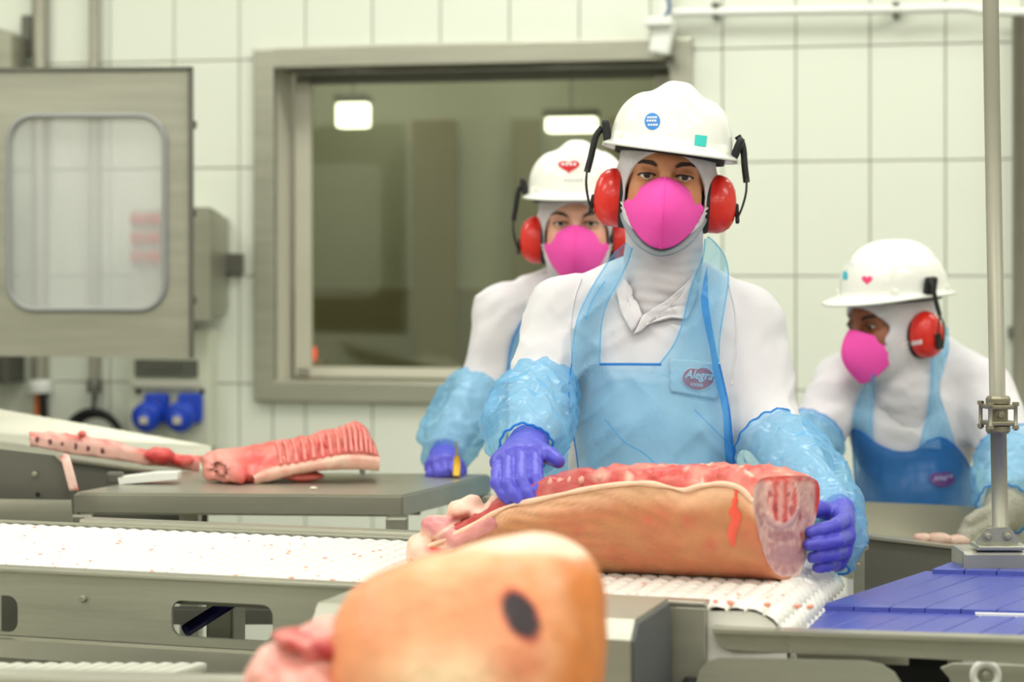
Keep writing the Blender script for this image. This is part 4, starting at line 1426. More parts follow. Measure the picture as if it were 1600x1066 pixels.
Pr = Pr + 0.0045 * np.stack([fbm(Pr, 45, 1), fbm(Pr, 45, 2), fbm(Pr, 45, 3)], 1)
# keep above the table
Pr[:, 2] = np.maximum(Pr[:, 2], TZ + 0.001)
pr = to_px(Pr)
col = mixc(lin((214, 84, 78)), lin((236, 140, 128)), 0.4 + 0.8 * fbm(Pr, 30, 5))
col = mixc(col, lin((240, 165, 150)), ss(-pr[:, 0], -385, -355) * 0.75)
V, Fc = loft(Pr.reshape(RG.shape), True)
col = np.concatenate([col, [lin((236, 150, 140))], col[-1:]])
add('flesh', V, Fc, MEATV, rk, col=col)
fl_ = []
for i, r in enumerate(CS):
    x, yt, yb, yl = r
    d = 0.03 * i / 59
    q = [(x + 2, yl + 2, 3.935 + d), (x + 2, yb + 6, 3.925 + d), (x + 2, yb - 1, 3.94 + d), (x, yb + 2, 3.99 + d), (x - 3, yl, 4.00 + d)]
    fl_.append(resample_closed(np.array([at(*v) for v in q]), 28, 2))
fl_ = np.array(fl_)
Pf = fl_.reshape(-1, 3) + 0.0018 * np.stack([fbm(fl_.reshape(-1, 3), 50, 7)] * 3, 1)
V, Fc = loft(Pf.reshape(fl_.shape), True)
add('fat_layer', V, Fc, MEATV, rk, col=mixc(lin((246, 205, 182)), lin((238, 168, 150)), 0.3 + 0.7 * fbm(V, 40, 3)))
for k in range(15):
    i = int(14 + k * 45 / 15)
    x, yt, yb, yl = CS[i]
    d = 0.03 * i / 59
    P = spline([at(x - 6, yt + 4, 4.025 + d), at(x - 2, yt + 12, 4.005 + d), at(x, yb * 0.5 + yt * 0.5, 3.972 + d), at(x + 2, yb - 2, 3.936 + d)], 12)
    V, Fc = tube(P, 0.0036 + 0.0014 * vnoise(P, 60, k), 8)
    add('rib', V, Fc, mat('rib_pink', (230, 134, 124), 0.4, var=0.2, vscale=60), rk)
# flap of red meat under the fat layer
f = ell(at(470, 744, 3.99), (0.045, 0.03, 0.010))
V, Fc = mesh_sdf(lambda P: f(P) + 0.002 * fbm(P, 60, 4), at(470, 744, 3.99) - [0.06, 0.05, 0.02], at(470, 744, 3.99) + [0.06, 0.05, 0.02], 0.003)
V[:, 2] = np.maximum(V[:, 2], TZ + 0.0005)
add('flap', V, Fc, MEATV, rk, col=np.tile(lin((222, 110, 100)), (len(V), 1)))
for x, y, c, lb in ((490, 766, (238, 226, 206), 'tiny white fat scrap on the table in front of the ribs'), (566, 742, (205, 215, 215), 'small pale plastic tag lying on the table behind the ribs')):
    V, Fc = blob(np.zeros(3), 0.008, 0.5 if x < 500 else 1.2, x)
    p = atz(x, y, TZ)
    V = V + p
    V[:, 2] += TZ - V[:, 2].min()
    add('fat_scrap' if x < 500 else 'plastic_tag', V, Fc, mat('scrap_%d' % x, c, 0.5), tag=(lb, 'scrap'))

# --- strip of fat and cartilage in the chute
sf = thing('fat_strip', 'long pale pink fat strip with dark holes lying in the steel chute', 'meat', at(150, 720, 4.15))
tt = spline([(46, 674, 696, 4.10), (75, 675, 702, 4.11), (110, 678, 709, 4.13), (150, 683, 715, 4.15), (190, 692, 721, 4.17), (230, 703, 726, 4.19), (270, 708, 731, 4.21), (312, 712, 736, 4.23)], 50)
rg = []
for x, y0, y1, Yq in tt:
    q = [at(x, y1, Yq), at(x, y0 + 8, Yq), at(x + 1, y0, Yq + 0.015), at(x, y0 + 2, Yq + 0.03), at(x, y1, Yq + 0.04)]
    rg.append(resample_closed(np.array(q), 24, 1))
rg = np.array(rg)
P = rg.reshape(-1, 3)
P = P + 0.003 * np.stack([fbm(P, 50, 1), fbm(P, 50, 2), fbm(P, 60, 3)], 1)
V, Fc = loft(P.reshape(rg.shape), True)
pp = to_px(V)
yt_ = np.interp(pp[:, 0], tt[:, 0], tt[:, 1])
col = mixc(lin((246, 196, 180)), lin((222, 92, 84)), ss(-(pp[:, 1] - yt_), -13, -5) * (0.7 + 0.6 * fbm(V, 50, 8)) + ss(pp[:, 0], 190, 290) * 0.4)
add('strip', V, Fc, MEATV, sf, col=col)
for x, y in ((58, 686), (78, 690), (97, 694), (118, 697), (138, 701), (160, 705)):
    Yq = np.interp(x, tt[:, 0], tt[:, 3])
    V, Fc = blob(np.zeros(3), 0.0045, 1.5, x)
    add('marrow_hole', V + at(x, y, Yq + 0.0005), Fc, mat('dark_marrow', (120, 60, 62), 0.5), sf)
for f, xa, xb in ((union([ell(at(253, 713, 4.185), (0.026, 0.025, 0.018)), ell(at(237, 711, 4.18), (0.016, 0.02, 0.012)), ell(at(285, 720, 4.20), (0.024, 0.02, 0.012))], 0.012), 205, 325), (ell(at(128, 679, 4.135), (0.008, 0.01, 0.008)), 105, 150)):
    V, Fc = mesh_sdf(lambda P: f(P) + 0.002 * fbm(P, 70, 4), at(xa, 750, 4.1) - [0, 0.03, 0], at(xb, 655, 4.26) + [0, 0.02, 0], 0.003)
    add('red_lump', V, Fc, MEATV, sf, col=mixc(lin((206, 62, 62)), lin((228, 110, 100)), 0.4 + fbm(V, 60, 3)))
hs = thing('hanging_fat_strip', 'narrow pink fat strip hanging over the edge of the side plate', 'meat', at(110, 768, 3.785))
P = spline([(98, 709, 3.84), (101, 713, 3.788), (107, 735, 3.776), (115, 767, 3.772)], 20)
w_ = 0.0085
gr = np.array([[at(p[0], p[1], p[2]) + np.array([s * w_, 0, 0]) for s in (-1, -0.5, 0, 0.5, 1)] for p in P]).reshape(-1, 3)
col = mixc(lin((246, 206, 192)), lin((224, 110, 104)), ss(vnoise(gr, 70, 3), 0.0, 0.6))
add_solid('strip', gr, grid_faces(20, 5), MEATV, hs, 0.006, col)

# --- pieces in the trough
for i, (x, y, r, wd_) in enumerate(((1440, 842, 0.016, 1.2), (1468, 843, 0.018, 1.3), (1497, 846, 0.017, 1.3), (1348, 838, 0.009, 1.4))):
    V, Fc = mesh_sdf((lambda c, r, w: (lambda P: ell(c, (r * w, r, r * 0.75))(P) + 0.0025 * fbm(P, 55, i)))(np.zeros(3), r, wd_), [-0.035] * 3, [0.035] * 3, 0.003)
    c = at(x, y, 3.80)
    add('meat_piece', V + c, Fc, MEATV, col=mixc(lin((206, 176, 158)) if i < 3 else lin((230, 150, 128)), lin((188, 150, 134)), 0.5 + fbm(V + c, 50, i)),
        tag=(('pale lump of meat in the trough, %s from the pipe foot' % ['third', 'second', 'first'][i], 'meat', 'meat pieces in the trough') if i < 3 else ('small pink scrap of meat at the left end of the trough', 'meat', 'meat pieces in the trough')))

# --- ham in the foreground
HYd = 2.02
ham = thing('ham', 'whole pork ham with orange skin and a dark oval mark, in the foreground', 'meat', at(720, 1120, HYd) * [1, 1, 0] + [0, 0, FZ])
fs = [rcone(at(785, 990, HYd), at(672, 1060, HYd), 0.090, 0.098), ell(at(855, 915, HYd + 0.02), (0.050, 0.06, 0.043)), ell(at(800, 1060, HYd), (0.082, 0.10, 0.09)),
      ell(at(650, 1010, HYd + 0.02), (0.075, 0.08, 0.075)), ell(at(720, 1075, HYd - 0.05), (0.06, 0.05, 0.05))]
hf = union(fs, 0.05)
V, Fc = mesh_sdf(lambda P: hf(P) + 0.0015 * fbm(P, 25, 3), at(480, 1190, HYd) - [0.05, 0.17, 0.0], at(960, 810, HYd) + [0.05, 0.17, 0.02], 0.0045)
V[:, 2] = np.maximum(V[:, 2], FZ + 0.001)
ph = to_px(V)
nzh = fbm(V, 16, 4)
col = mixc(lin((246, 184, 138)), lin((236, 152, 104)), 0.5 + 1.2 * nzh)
col = mixc(col, lin((206, 116, 34)), ss(ph[:, 0] + 25 * nzh, 825, 915) * 0.85 * ss(ph[:, 1], 850, 900))  # shading of the right side put into the skin colour as orange
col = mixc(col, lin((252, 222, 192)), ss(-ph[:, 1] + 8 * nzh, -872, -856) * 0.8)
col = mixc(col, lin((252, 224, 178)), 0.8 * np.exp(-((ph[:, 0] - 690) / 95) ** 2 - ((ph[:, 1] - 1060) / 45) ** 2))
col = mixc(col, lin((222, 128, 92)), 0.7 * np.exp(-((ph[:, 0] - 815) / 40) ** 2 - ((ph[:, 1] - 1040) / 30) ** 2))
dx, dy = ph[:, 0] - 814, ph[:, 1] - 962
ca, sa_ = math.cos(0.45), math.sin(0.45)
ed = np.sqrt(((dx * ca - dy * -sa_ * -1) / 24) ** 2 + ((dx * -sa_ * -1 * -1 + dy * ca) / 42) ** 2)
u1, v1 = dx * ca - dy * sa_ * 1.0, dx * sa_ + dy * ca
u1, v1 = dx * math.cos(-0.5) + dy * math.sin(-0.5), -dx * math.sin(-0.5) + dy * math.cos(-0.5)
ed = (np.abs(u1 / 25) ** 2.0 + np.abs(v1 / 43) ** 1.7)
front = V[:, 1] < HYd + 0.02
col = mixc(col, lin((196, 70, 50)), ss(-ed, -1.5, -1.0) * front * 0.8)
col = mixc(col, lin((40, 22, 28)), ss(-ed, -1.05, -0.8) * front)
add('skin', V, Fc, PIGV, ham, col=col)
fs = [ell(at(450, 1040, HYd + 0.02), (0.030, 0.05, 0.022)), ell(at(430, 1062, HYd + 0.03), (0.03, 0.05, 0.026)), ell(at(510, 1050, HYd + 0.02), (0.05, 0.06, 0.05)), ell(at(535, 985, HYd + 0.02), (0.028, 0.05, 0.012), roty(-0.15)), ell(at(475, 1100, HYd), (0.06, 0.07, 0.05))]
cf = union(fs, 0.012)
V, Fc = mesh_sdf(lambda P: cf(P) + 0.0065 * fbm(P, 34, 6), at(395, 1180, HYd) - [0.01, 0.1, 0], at(590, 960, HYd) + [0.02, 0.14, 0.02], 0.004)
V[:, 2] = np.maximum(V[:, 2], FZ + 0.001)
p5 = to_px(V)
col = mixc(lin((250, 196, 180)), lin((240, 160, 146)), 0.5 + fbm(V, 30, 2))
add('fat_folds', V, Fc, MEATV, ham, col=col)
f = union([ell(at(482, 1003, HYd + 0.0), (0.034, 0.04, 0.009), roty(0.15)), ell(at(515, 1012, HYd - 0.01), (0.03, 0.03, 0.010))], 0.01)
V, Fc = mesh_sdf(lambda P: f(P) + 0.005 * fbm(P, 60, 6), at(420, 1050, HYd) - [0.01, 0.1, 0], at(550, 970, HYd) + [0.02, 0.1, 0.02], 0.003)
add('lean_meat', V, Fc, MEATV, ham, col=mixc(lin((182, 50, 48)), lin((222, 128, 118)), 0.35 + 1.0 * fbm(V, 40, 2)))

# ------------------------------------------------------------------ people: shared head parts (local: -y is the face, z up, origin between the ears at eye level)
def head_field():
    fs = [ell((0, 0.012, 0.030), (0.075, 0.094, 0.088)), ell((0, -0.028, -0.048), (0.062, 0.064, 0.076)),
          rcone((-0.044, -0.058, 0.020), (0, -0.082, 0.021), 0.010, 0.013), rcone((0.044, -0.058, 0.020), (0, -0.082, 0.021), 0.010, 0.013),
          ell((-0.034, -0.060, -0.034), (0.021, 0.026, 0.024)), ell((0.034, -0.060, -0.034), (0.021, 0.026, 0.024)),
          ell((0, -0.074, -0.100), (0.024, 0.020, 0.018))]
    f1 = union(fs, 0.022)
    nose = union([rcone((0, -0.090, 0.010), (0, -0.108, -0.030), 0.0075, 0.012), ell((0.011, -0.098, -0.034), (0.009, 0.011, 0.008)), ell((-0.011, -0.098, -0.034), (0.009, 0.011, 0.008))], 0.006)
    lids = [ell((s * 0.0315, -0.0735, -0.0005), (0.0165, 0.0150, 0.0140)) for s in (-1, 1)]
    sock = [ell((s * 0.031, -0.100, 0.001), (0.021, 0.016, 0.013)) for s in (-1, 1)]
    slit = [ell((s * 0.0315, -0.092, -0.001), (0.0144, 0.020, 0.0037), roty(s * -0.06)) for s in (-1, 1)]
    lips = union([rcone((-0.018, -0.088, -0.066), (0.018, -0.088, -0.066), 0.006, 0.006), rcone((-0.014, -0.088, -0.074), (0.014, -0.088, -0.074), 0.0065, 0.0065)], 0.003)
    ears = [ell((s * 0.077, 0.018, -0.012), (0.008, 0.018, 0.030)) for s in (-1, 1)]
    def f(P):
        d = f1(P)
        for g in sock:
            d = -smin(-d, g(P), 0.014)
        d = smin(d, nose(P), 0.012)
        for g in lids:
            d = smin(d, g(P), 0.006)
        d = smin(d, lips(P), 0.006)
        for g in ears:
            d = smin(d, g(P), 0.006)
        for g in slit:
            d = np.maximum(d, -g(P))
        d = smin(d, rcone((0, 0.022, -0.05), (0, 0.034, -0.17), 0.052, 0.055)(P), 0.03)
        return d
    return f
HEADF = head_field()
HV, HF = mesh_sdf(HEADF, (-0.14, -0.14, -0.29), (0.14, 0.13, 0.13), 0.0018)
HV = smooth_mesh(HV, HF, 1, 0.3)

def head_cover_field(P, opening=True):
    b = union([ell((0, 0.012, 0.030), (0.075, 0.094, 0.088)), ell((0, -0.026, -0.048), (0.064, 0.066, 0.080)), rcone((0, 0.02, -0.05), (0, 0.03, -0.15), 0.054, 0.056)], 0.024)(P) - 0.0065
    b = smin(b, HEADF(P) - 0.0045, 0.006)
    if not opening:
        return b
    q = (P[:, 0] / 0.0650) ** 2 + ((P[:, 2] + 0.034) / 0.072) ** 2
    hole = np.maximum((np.sqrt(q) - 1) * 0.055, P[:, 1] + 0.015)
    return -smin(-b, hole, 0.006)

# helmet: one turned sheet, dome + crest + brim + lip + inside
def helmet_mesh():
    nph = 96
    ph = np.linspace(0, 2 * math.pi, nph, endpoint=False)
    fr = np.cos(ph)
    a, bf, bb = 0.1035, 0.118, 0.128
    b = np.where(fr > 0, bf, bb)
    r = 1 / np.sqrt((np.sin(ph) / a) ** 2 + (fr / b) ** 2)
    ux, uy = np.sin(ph), -np.cos(ph)
    Z0, H = 0.056, 0.098
    rows = []
    def row(rad, z):
        x, y = rad * ux, rad * uy + 0.010
        return np.stack([x, y, np.broadcast_to(z, x.shape)], 1)
    for t in np.linspace(0.02, 1, 30):
        th = t * math.pi / 2
        rho, z = math.sin(th) ** 0.82, Z0 + H * math.cos(th) ** 0.80
        R = row(rho * r, z)
        x, y = R[:, 0], R[:, 1]
        w = np.clip(1.25 - t * 1.25, 0, 1)
        crest = 0.013 * np.exp(-(np.abs(x) / (0.030 - 0.10 * np.clip(-y - 0.02, 0, 0.12))) ** 4) * ss(np.full_like(x, w), 0.12, 0.55)
        R[:, 2] += crest - 0.003 * np.exp(-((np.abs(x) - 0.048) / 0.012) ** 2) * ss(np.full_like(x, w), 0.2, 0.6)
        rows.append(R)
    front = np.clip(fr, 0, 1) ** 2.2
    ext = 0.0125 + 0.034 * front + 0.004 * np.clip(-fr, 0, 1)
    drop = 0.006 + 0.008 * front
    for k in (0.12, 0.35, 0.65, 0.92, 1.0):
        rows.append(row(r + ext * k, Z0 - drop * k ** 1.3 - 0.002))
    rows.append(row(r + ext * 1.0, Z0 - drop - 0.0065))
    rows.append(row(r + ext * 0.9, Z0 - drop - 0.0055))
    rows.append(row(r + ext * 0.4, Z0 - drop * 0.4 - 0.006))
    rows.append(row(r - 0.004, Z0 - 0.002))
    for t in np.linspace(0.95, 0.1, 8):
        th = t * math.pi / 2
        rows.append(row((math.sin(th) ** 0.82) * (r - 0.004), Z0 + (H - 0.004) * math.cos(th) ** 0.80))
    G = np.array(rows)
    V, Fc = loft(G, caps=True)
    return V, Fc
HELV, HELF = helmet_mesh()

def cup_mesh(prof, cy, cz, sy, sz, side):
    a = np.linspace(0, 2 * math.pi, 36, endpoint=False)
    R = [np.stack([np.full(36, side * x), cy + sy * r * np.cos(a) * side, cz + sz * r * np.sin(a) * (1 + 0.08 * np.sin(a))], 1) for x, r in prof]
    return loft(R, True)

def text_mesh(s, shear=0.0):
    cu = bpy.data.curves.new('t', 'FONT')
    cu.body = s
    cu.shear = shear
    cu.offset = 0.014
    cu.align_x, cu.align_y = 'CENTER', 'CENTER'
    ob = bpy.data.objects.new('t', cu)
    SC.collection.objects.link(ob)
    dg = bpy.context.evaluated_depsgraph_get()
    me = bpy.data.meshes.new_from_object(ob.evaluated_get(dg))
    V = np.array([v.co[:2] for v in me.vertices])
    Fc = [list(p.vertices) for p in me.polygons]
    bpy.data.objects.remove(ob)
    bpy.data.curves.remove(cu)
    bpy.data.meshes.remove(me)
    V -= (V.min(0) + V.max(0)) / 2
    return V, Fc

def heart(n=28):
    t = np.linspace(0, 2 * math.pi, n, endpoint=False)
    x = 16 * np.sin(t) ** 3
    y = -(13 * np.cos(t) - 5 * np.cos(2 * t) - 2 * np.cos(3 * t) - np.cos(4 * t))
    return np.stack([x / 16, (y + 2.5) / 15], 1)
def wide_heart(n=32):
    t = np.linspace(0, 2 * math.pi, n, endpoint=False)
    r = 1 - 0.26 * np.exp(-((t - 4.62) / 0.38) ** 2) + 0.10 * np.exp(-((t - 1.57) / 0.5) ** 2)
    return np.stack([r * np.cos(t) * (1 + 0.05 * np.sin(t)), r * np.sin(t)], 1)

def decal(name, where, poly, m, parent, lift=0.0009):
    poly = np.asarray(poly, float)
    c = poly.mean(0)
    R = np.concatenate([c + (poly - c) * t for t in (0.02, 0.35, 0.7, 1.0)])
    n = len(poly)
    P = where(R, lift)
    Fc = grid_faces(4, n, False, True)
    return add(name, P, Fc, m, parent)

def decal_text(name, where, s, c, w, h, m, parent, rot=0.0, shear=0.0, lift=0.0016):
    V, Fc = text_mesh(s, shear)
    sz = V.max(0) - V.min(0)
    q = V / sz * [w, -h]
    cr, sr = math.cos(rot), math.sin(rot)
    q = np.stack([q[:, 0] * cr - q[:, 1] * sr, q[:, 0] * sr + q[:, 1] * cr], 1) + c
    return add(name, where(q, lift), Fc, m, parent, smooth=False)

def ellp(cx, cy, rx, ry, n=24):
    a = np.linspace(0, 2 * math.pi, n, endpoint=False)
    return np.stack([cx + rx * np.cos(a), cy + ry * np.sin(a)], 1)

STRAPW = mat('white_elastic', (236, 234, 226), 0.7)

def make_head(root, o, yaw, pitch, roll, skin, brow, hel=(0, 0, 0), gaze=(0, -1, 0), hel_off=(0, 0, 0)):
    R = rotz(yaw) @ rotx(pitch) @ roty(roll)
    o = np.asarray(o, float)
    w = lambda P: o + np.asarray(P) @ R.T
    # body: face, head, neck, shoulder tops
    sk_, dk, rd = lin(skin), lin(np.array(skin) * np.array([0.72, 0.62, 0.58])), lin(np.minimum(np.array(skin) * np.array([1.02, 0.86, 0.82]), 255))
    col = np.tile(sk_, (len(HV), 1))
    for s in (-1, 1):
        d = np.sqrt(((HV[:, 0] - s * 0.0315) / 0.021) ** 2 + ((HV[:, 2] - 0.002) / 0.0125) ** 2)
        col = mixc(col, dk, 0.40 * ss(-d, -1.25, -0.55) * (HV[:, 1] < -0.05))
        d2 = np.sqrt(((HV[:, 0] - s * 0.042) / 0.026) ** 2 + ((HV[:, 2] + 0.03) / 0.022) ** 2)
        col = mixc(col, rd, 0.5 * ss(-d2, -1.2, -0.3))
    body = add('body', w(HV), HF, SKINV, root, col=col)
    # eyes
    a, b = np.meshgrid(np.linspace(0, math.pi, 25), np.linspace(0, 2 * math.pi, 32, endpoint=False), indexing='ij')
    sph = np.stack([np.sin(a) * np.cos(b), -np.cos(a), np.sin(a) * np.sin(b)], -1).reshape(-1, 3)
    g_ = np.asarray(gaze, float); g_ /= np.linalg.norm(g_)
    for s in (-1, 1):
        ang = np.degrees(np.arccos(np.clip(sph @ g_, -1, 1)))
        c = np.tile(lin((226, 216, 210)), (len(sph), 1))
        c = mixc(c, lin((58, 36, 26)), ss(-ang, -30, -27))
        c = mixc(c, lin((10, 8, 8)), ss(-ang, -15, -12))
        add('eye', w(sph * 0.0120 + [s * 0.0315, -0.0765, -0.0008]), grid_faces(25, 32, False, True), EYEV, body, col=c)
    loc = lambda X, Z, off: (lambda P: settle(HEADF, P, off, 8))(np.stack([X, -0.093 + 8.0 * X ** 2, Z], 1))
    for s in (-1, 1):
        t = np.linspace(0, 1, 20)
        cx = np.interp(t, [0, 0.35, 0.7, 1], [0.013, 0.026, 0.041, 0.053])
        czz = np.interp(t, [0, 0.35, 0.7, 1], brow)
        hw = np.interp(t, [0, 0.2, 0.6, 1], [0.0026, 0.0040, 0.0034, 0.0010])
        L = [loc(s * cx, czz + hw * k, 0.0022 if abs(k) < 1 else 0.0012) for k in (-1, 0, 1)]
        add('eyebrow', w(np.concatenate(L)), grid_faces(3, 20), HAIR, body)
        t = np.linspace(-1, 1, 20)
        up = np.stack([s * (0.0315 + 0.0148 * t), -0.0905 + 0.006 * t ** 2 + 0.003 * np.clip(t, 0, 1), 0.0036 * (1 - t ** 2) ** 0.5 - 0.0008 - 0.0006 * t], 1)
        V, Fc = tube(w(up), 0.0013, 6)
        add('eyelashes', V, Fc, HAIR, body)
    # mask
    nu_, nv_ = 41, 26
    u = np.linspace(-1, 1, nu_); v = np.linspace(0, 1, nv_)
    U, Vv = np.meshgrid(u, v, indexing='ij')
    au = np.abs(U)
    X = U * (0.0665 - 0.004 * Vv)
    zt = -0.004 - 0.043 * au ** 1.7
    zb = -0.121 + 0.055 * au ** 2.1
    yt2 = -0.113 + 0.066 * au ** 1.6
    yb2 = -0.103 + 0.058 * au ** 1.9
    Z = zt + (zb - zt) * Vv
    Yy = yt2 + (yb2 - yt2) * Vv - 0.030 * np.sin(np.pi * Vv ** 0.85) * (1 - au) ** 0.75 - 0.006 * np.sin(np.pi * Vv) * (1 - au ** 4)
    Pm = np.stack([X, Yy, Z], -1).reshape(-1, 3)
    Pm[:, 1] += 0.0010 * vnoise(Pm, 70, 3)
    mk = add_solid('face_mask', w(Pm), grid_faces(nu_, nv_), PINK, root, 0.0018, offset=0.0)
    ridge = Pm.reshape(nu_, nv_, 3)[nu_ // 2] + [0, -0.0016, 0]
    V, Fc = tube(w(ridge), 0.0014, 6)
    add('seam', V, Fc, PINK, mk)
    for s in (-1, 1):
        e = Pm.reshape(nu_, nv_, 3)[0 if s < 0 else -1]
        V, Fc = tube(w(e), 0.0020, 6)
        add('side_weld', V, Fc, PINK, mk)
        for fr_ in (0.25, 0.75):
            p0 = e[int(fr_ * (nv_ - 1))]
            V, Fc = tube(w(spline([p0, p0 + [s * 0.006, 0.012, 0.004], [s * 0.0745, -0.005, p0[2] + 0.012], [s * 0.083, 0.03, p0[2] + 0.03]], 12)), 0.0016, 6)
            add('strap', V, Fc, STRAPW, mk)
    # helmet
    Rh = R @ rotx(hel[0]) @ roty(hel[1])
    ho = o + R @ np.asarray(hel_off, float)
    wh = lambda P: ho + np.asarray(P) @ Rh.T
    hm = add('hard_hat', wh(HELV), HELF, HELMET, root)
    a = np.linspace(0, 2 * math.pi, 49)
    for zz, rr, hgt in ((0.047, 0.93, 0.011),):
        ri_ = np.stack([0.094 * np.sin(a), 0.010 - 0.112 * np.cos(a), np.full(49, zz)], 1)
        ro_ = ri_ * [0.97, 0.97, 1]
        Gp = np.stack([ri_ - [0, 0, hgt], ri_ + [0, 0, hgt], ro_ + [0, 0, hgt], ro_ - [0, 0, hgt]])
        add('sweatband', wh(Gp.reshape(-1, 3)), grid_faces(4, 49, True, False), RUBBER, hm)
    for s in (-1, 1):
        for ay, tz in ((-0.055, -0.55), (0.075, 0.6)):
            V, Fc = boxm((0.010, 0.030, 0.016), 0.003)
            pos = np.array([s * 0.0985 * math.sqrt(max(0.05, 1 - ((ay - 0.01) / 0.122) ** 2)), ay, 0.058])
            add('accessory_slot', wh(V @ rotz(s * -tz).T + pos), Fc, HELMET, hm, smooth=False)
    # earmuffs
    for s in (-1, 1):
        cy, cz = 0.014, -0.040
        V, Fc = cup_mesh([(0.0745, 0.93), (0.078, 1.0), (0.092, 1.0), (0.103, 0.93), (0.112, 0.78), (0.118, 0.55), (0.121, 0.25), (0.1215, 0.02)], cy, cz, 0.038, 0.050, s)
        ear = add('ear_defender', w(V), Fc if s < 0 else [f[::-1] for f in Fc], RED_P, root)
        V, Fc = cup_mesh([(0.060, 0.7), (0.060, 0.92), (0.064, 1.0), (0.072, 1.02), (0.0765, 0.97), (0.0765, 0.7)], cy, cz, 0.039, 0.051, s)
        add('cushion', w(V), Fc, RUBBER, ear)
        top = np.array([s * 0.111, 0.014, 0.062])
        V, Fc = boxm((0.014, 0.030, 0.040), 0.006)
        add('hinge_block', wh(V @ roty(s * 0.25).T + top + [s * 0.001, 0, 0.006]), Fc, BLACK, ear, smooth=False)
        V, Fc = tube(w(spline([top + [s * 0.004, 0, 0.020], top + [s * 0.014, 0, 0.004], (s * 0.131, 0.014, 0.030), (s * 0.136, 0.014, 0.004)], 14)), 0.0038, 8, flat=1.5)
        add('arm', V, Fc, BLACK, ear)
        for dy in (-0.010, 0.010):
            V, Fc = tube(w(spline([(s * 0.136, 0.014, 0.006), (s * 0.136, 0.014 + dy * 0.7, -0.015), (s * 0.131, 0.014 + dy, -0.040), (s * 0.123, 0.014 + dy, -0.062)], 14)), 0.0020, 6)
            add('wire', V, Fc, BLACK, ear)
        V, Fc = boxm((0.007, 0.017, 0.034), 0.003)
        add('slider', w(V @ roty(s * -0.12).T + [s * 0.1235, 0.014, -0.050]), Fc, BLACK, ear, smooth=False)
    hb = bvh_of(wh(HELV), HELF)
    return w, R, o, (lambda px_, lift: cast(hb, px_, lift)), hm

def make_cloth(name, root, f, lo, hi, h, m, sm=1):
    V, Fc = mesh_sdf(f, lo, hi, h)
    V = smooth_mesh(V, Fc, sm, 0.5)
    return add(name, V, Fc, m, root)

def bounds(pts, pad):
    pts = np.array(pts)
    return pts.min(0) - pad, pts.max(0) + pad

def glove(name, root, wrist, mcps, pips, tips, thumb, m, r=0.0105, cuff=0.024, pre=None, h=0.0022):
    fs = []
    W_ = np.asarray(wrist)
    cen_ = np.mean(mcps, 0)
    for i in range(4):
        off = (np.asarray(mcps[i]) - cen_) * 0.45
        fs.append(rcone(W_ + off, mcps[i], 0.017, 0.0135))
    palm = union(fs, 0.02)
    fing = []
    for i in range(4):
        rr = r * (1.0, 1.03, 0.98, 0.86)[i]
        dip = np.asarray(pips[i]) * 0.42 + np.asarray(tips[i]) * 0.58
        dip = dip + (dip - np.asarray(mcps[i])) * 0.04
        fing.append(union([rcone(mcps[i], pips[i], rr * 1.12, rr), rcone(pips[i], dip, rr, rr * 0.92), rcone(dip, tips[i], rr * 0.92, rr * 0.80)], 0.004))
    th_ = union([rcone(thumb[0], thumb[1], 0.0145, 0.013), rcone(thumb[1], thumb[2], 0.013, 0.011)], 0.004)
    cf_ = rcone(W_, pre if pre is not None else W_ + (W_ - cen_) * 0.5, cuff, cuff * 1.1)
    def f(P):
        d = smin(palm(P), cf_(P), 0.015)
        d2 = fing[0](P)
        for g2 in fing[1:]:
            d2 = smin(d2, g2(P), 0.0018)
        d = smin(d, d2, 0.006)
        d = smin(d, th_(P), 0.007)
        return d + 0.0007 * vnoise(P, 130, 2)
    lo, hi = bounds(list(mcps) + list(pips) + list(tips) + list(thumb) + [W_], 0.045)
    V, Fc = mesh_sdf(f, lo, hi, h)
    return add(name, V, Fc, m, root)

def sleeve_cover(root, pts, seed=0, m=None, hem0=True):
    P4 = spline(np.array([[*at(x, y, Y), r] for x, y, Y, r in pts]), 70)
    C, r = P4[:, :3], P4[:, 3]
    T, N, B = frames(C)
    a = np.linspace(0, 2 * math.pi, 72, endpoint=False)
    D = np.cos(a)[None, :, None] * N[:, None] + np.sin(a)[None, :, None] * B[:, None]
    P = C[:, None] + D * r[:, None, None]
    Q = P.reshape(-1, 3)
    t = np.linspace(0, 1, 70)
    amp = 0.012 * np.sin(np.pi * np.clip(t, 0.03, 0.97)) ** 0.5
    rid = np.abs(fbm(Q, 26, seed)) * 1.3 - 0.5 + 0.5 * vnoise(Q, 60, seed + 3)
    gat = 0.03 * np.cos(a * 17)[None] * (np.exp(-((t - 0.02) / 0.07) ** 2) + np.exp(-((t - 0.98) / 0.07) ** 2))[:, None]
    rr_ = r[:, None] * (1 + gat) - (amp[:, None] * rid.reshape(70, 72))
    P = C[:, None] + D * rr_[..., None]
    V = P.reshape(-1, 3)
    o = add('sleeve_cover', V, grid_faces(70, 72, False, True)[:, ::-1], m or FILM3, root)
    for e in (0, 69):
        V, Fc = tube(np.concatenate([P[e], P[e][:1]]), 0.0020, 6, caps=False)
        add('elastic_hem', V, Fc, FILM2, o)
    return o

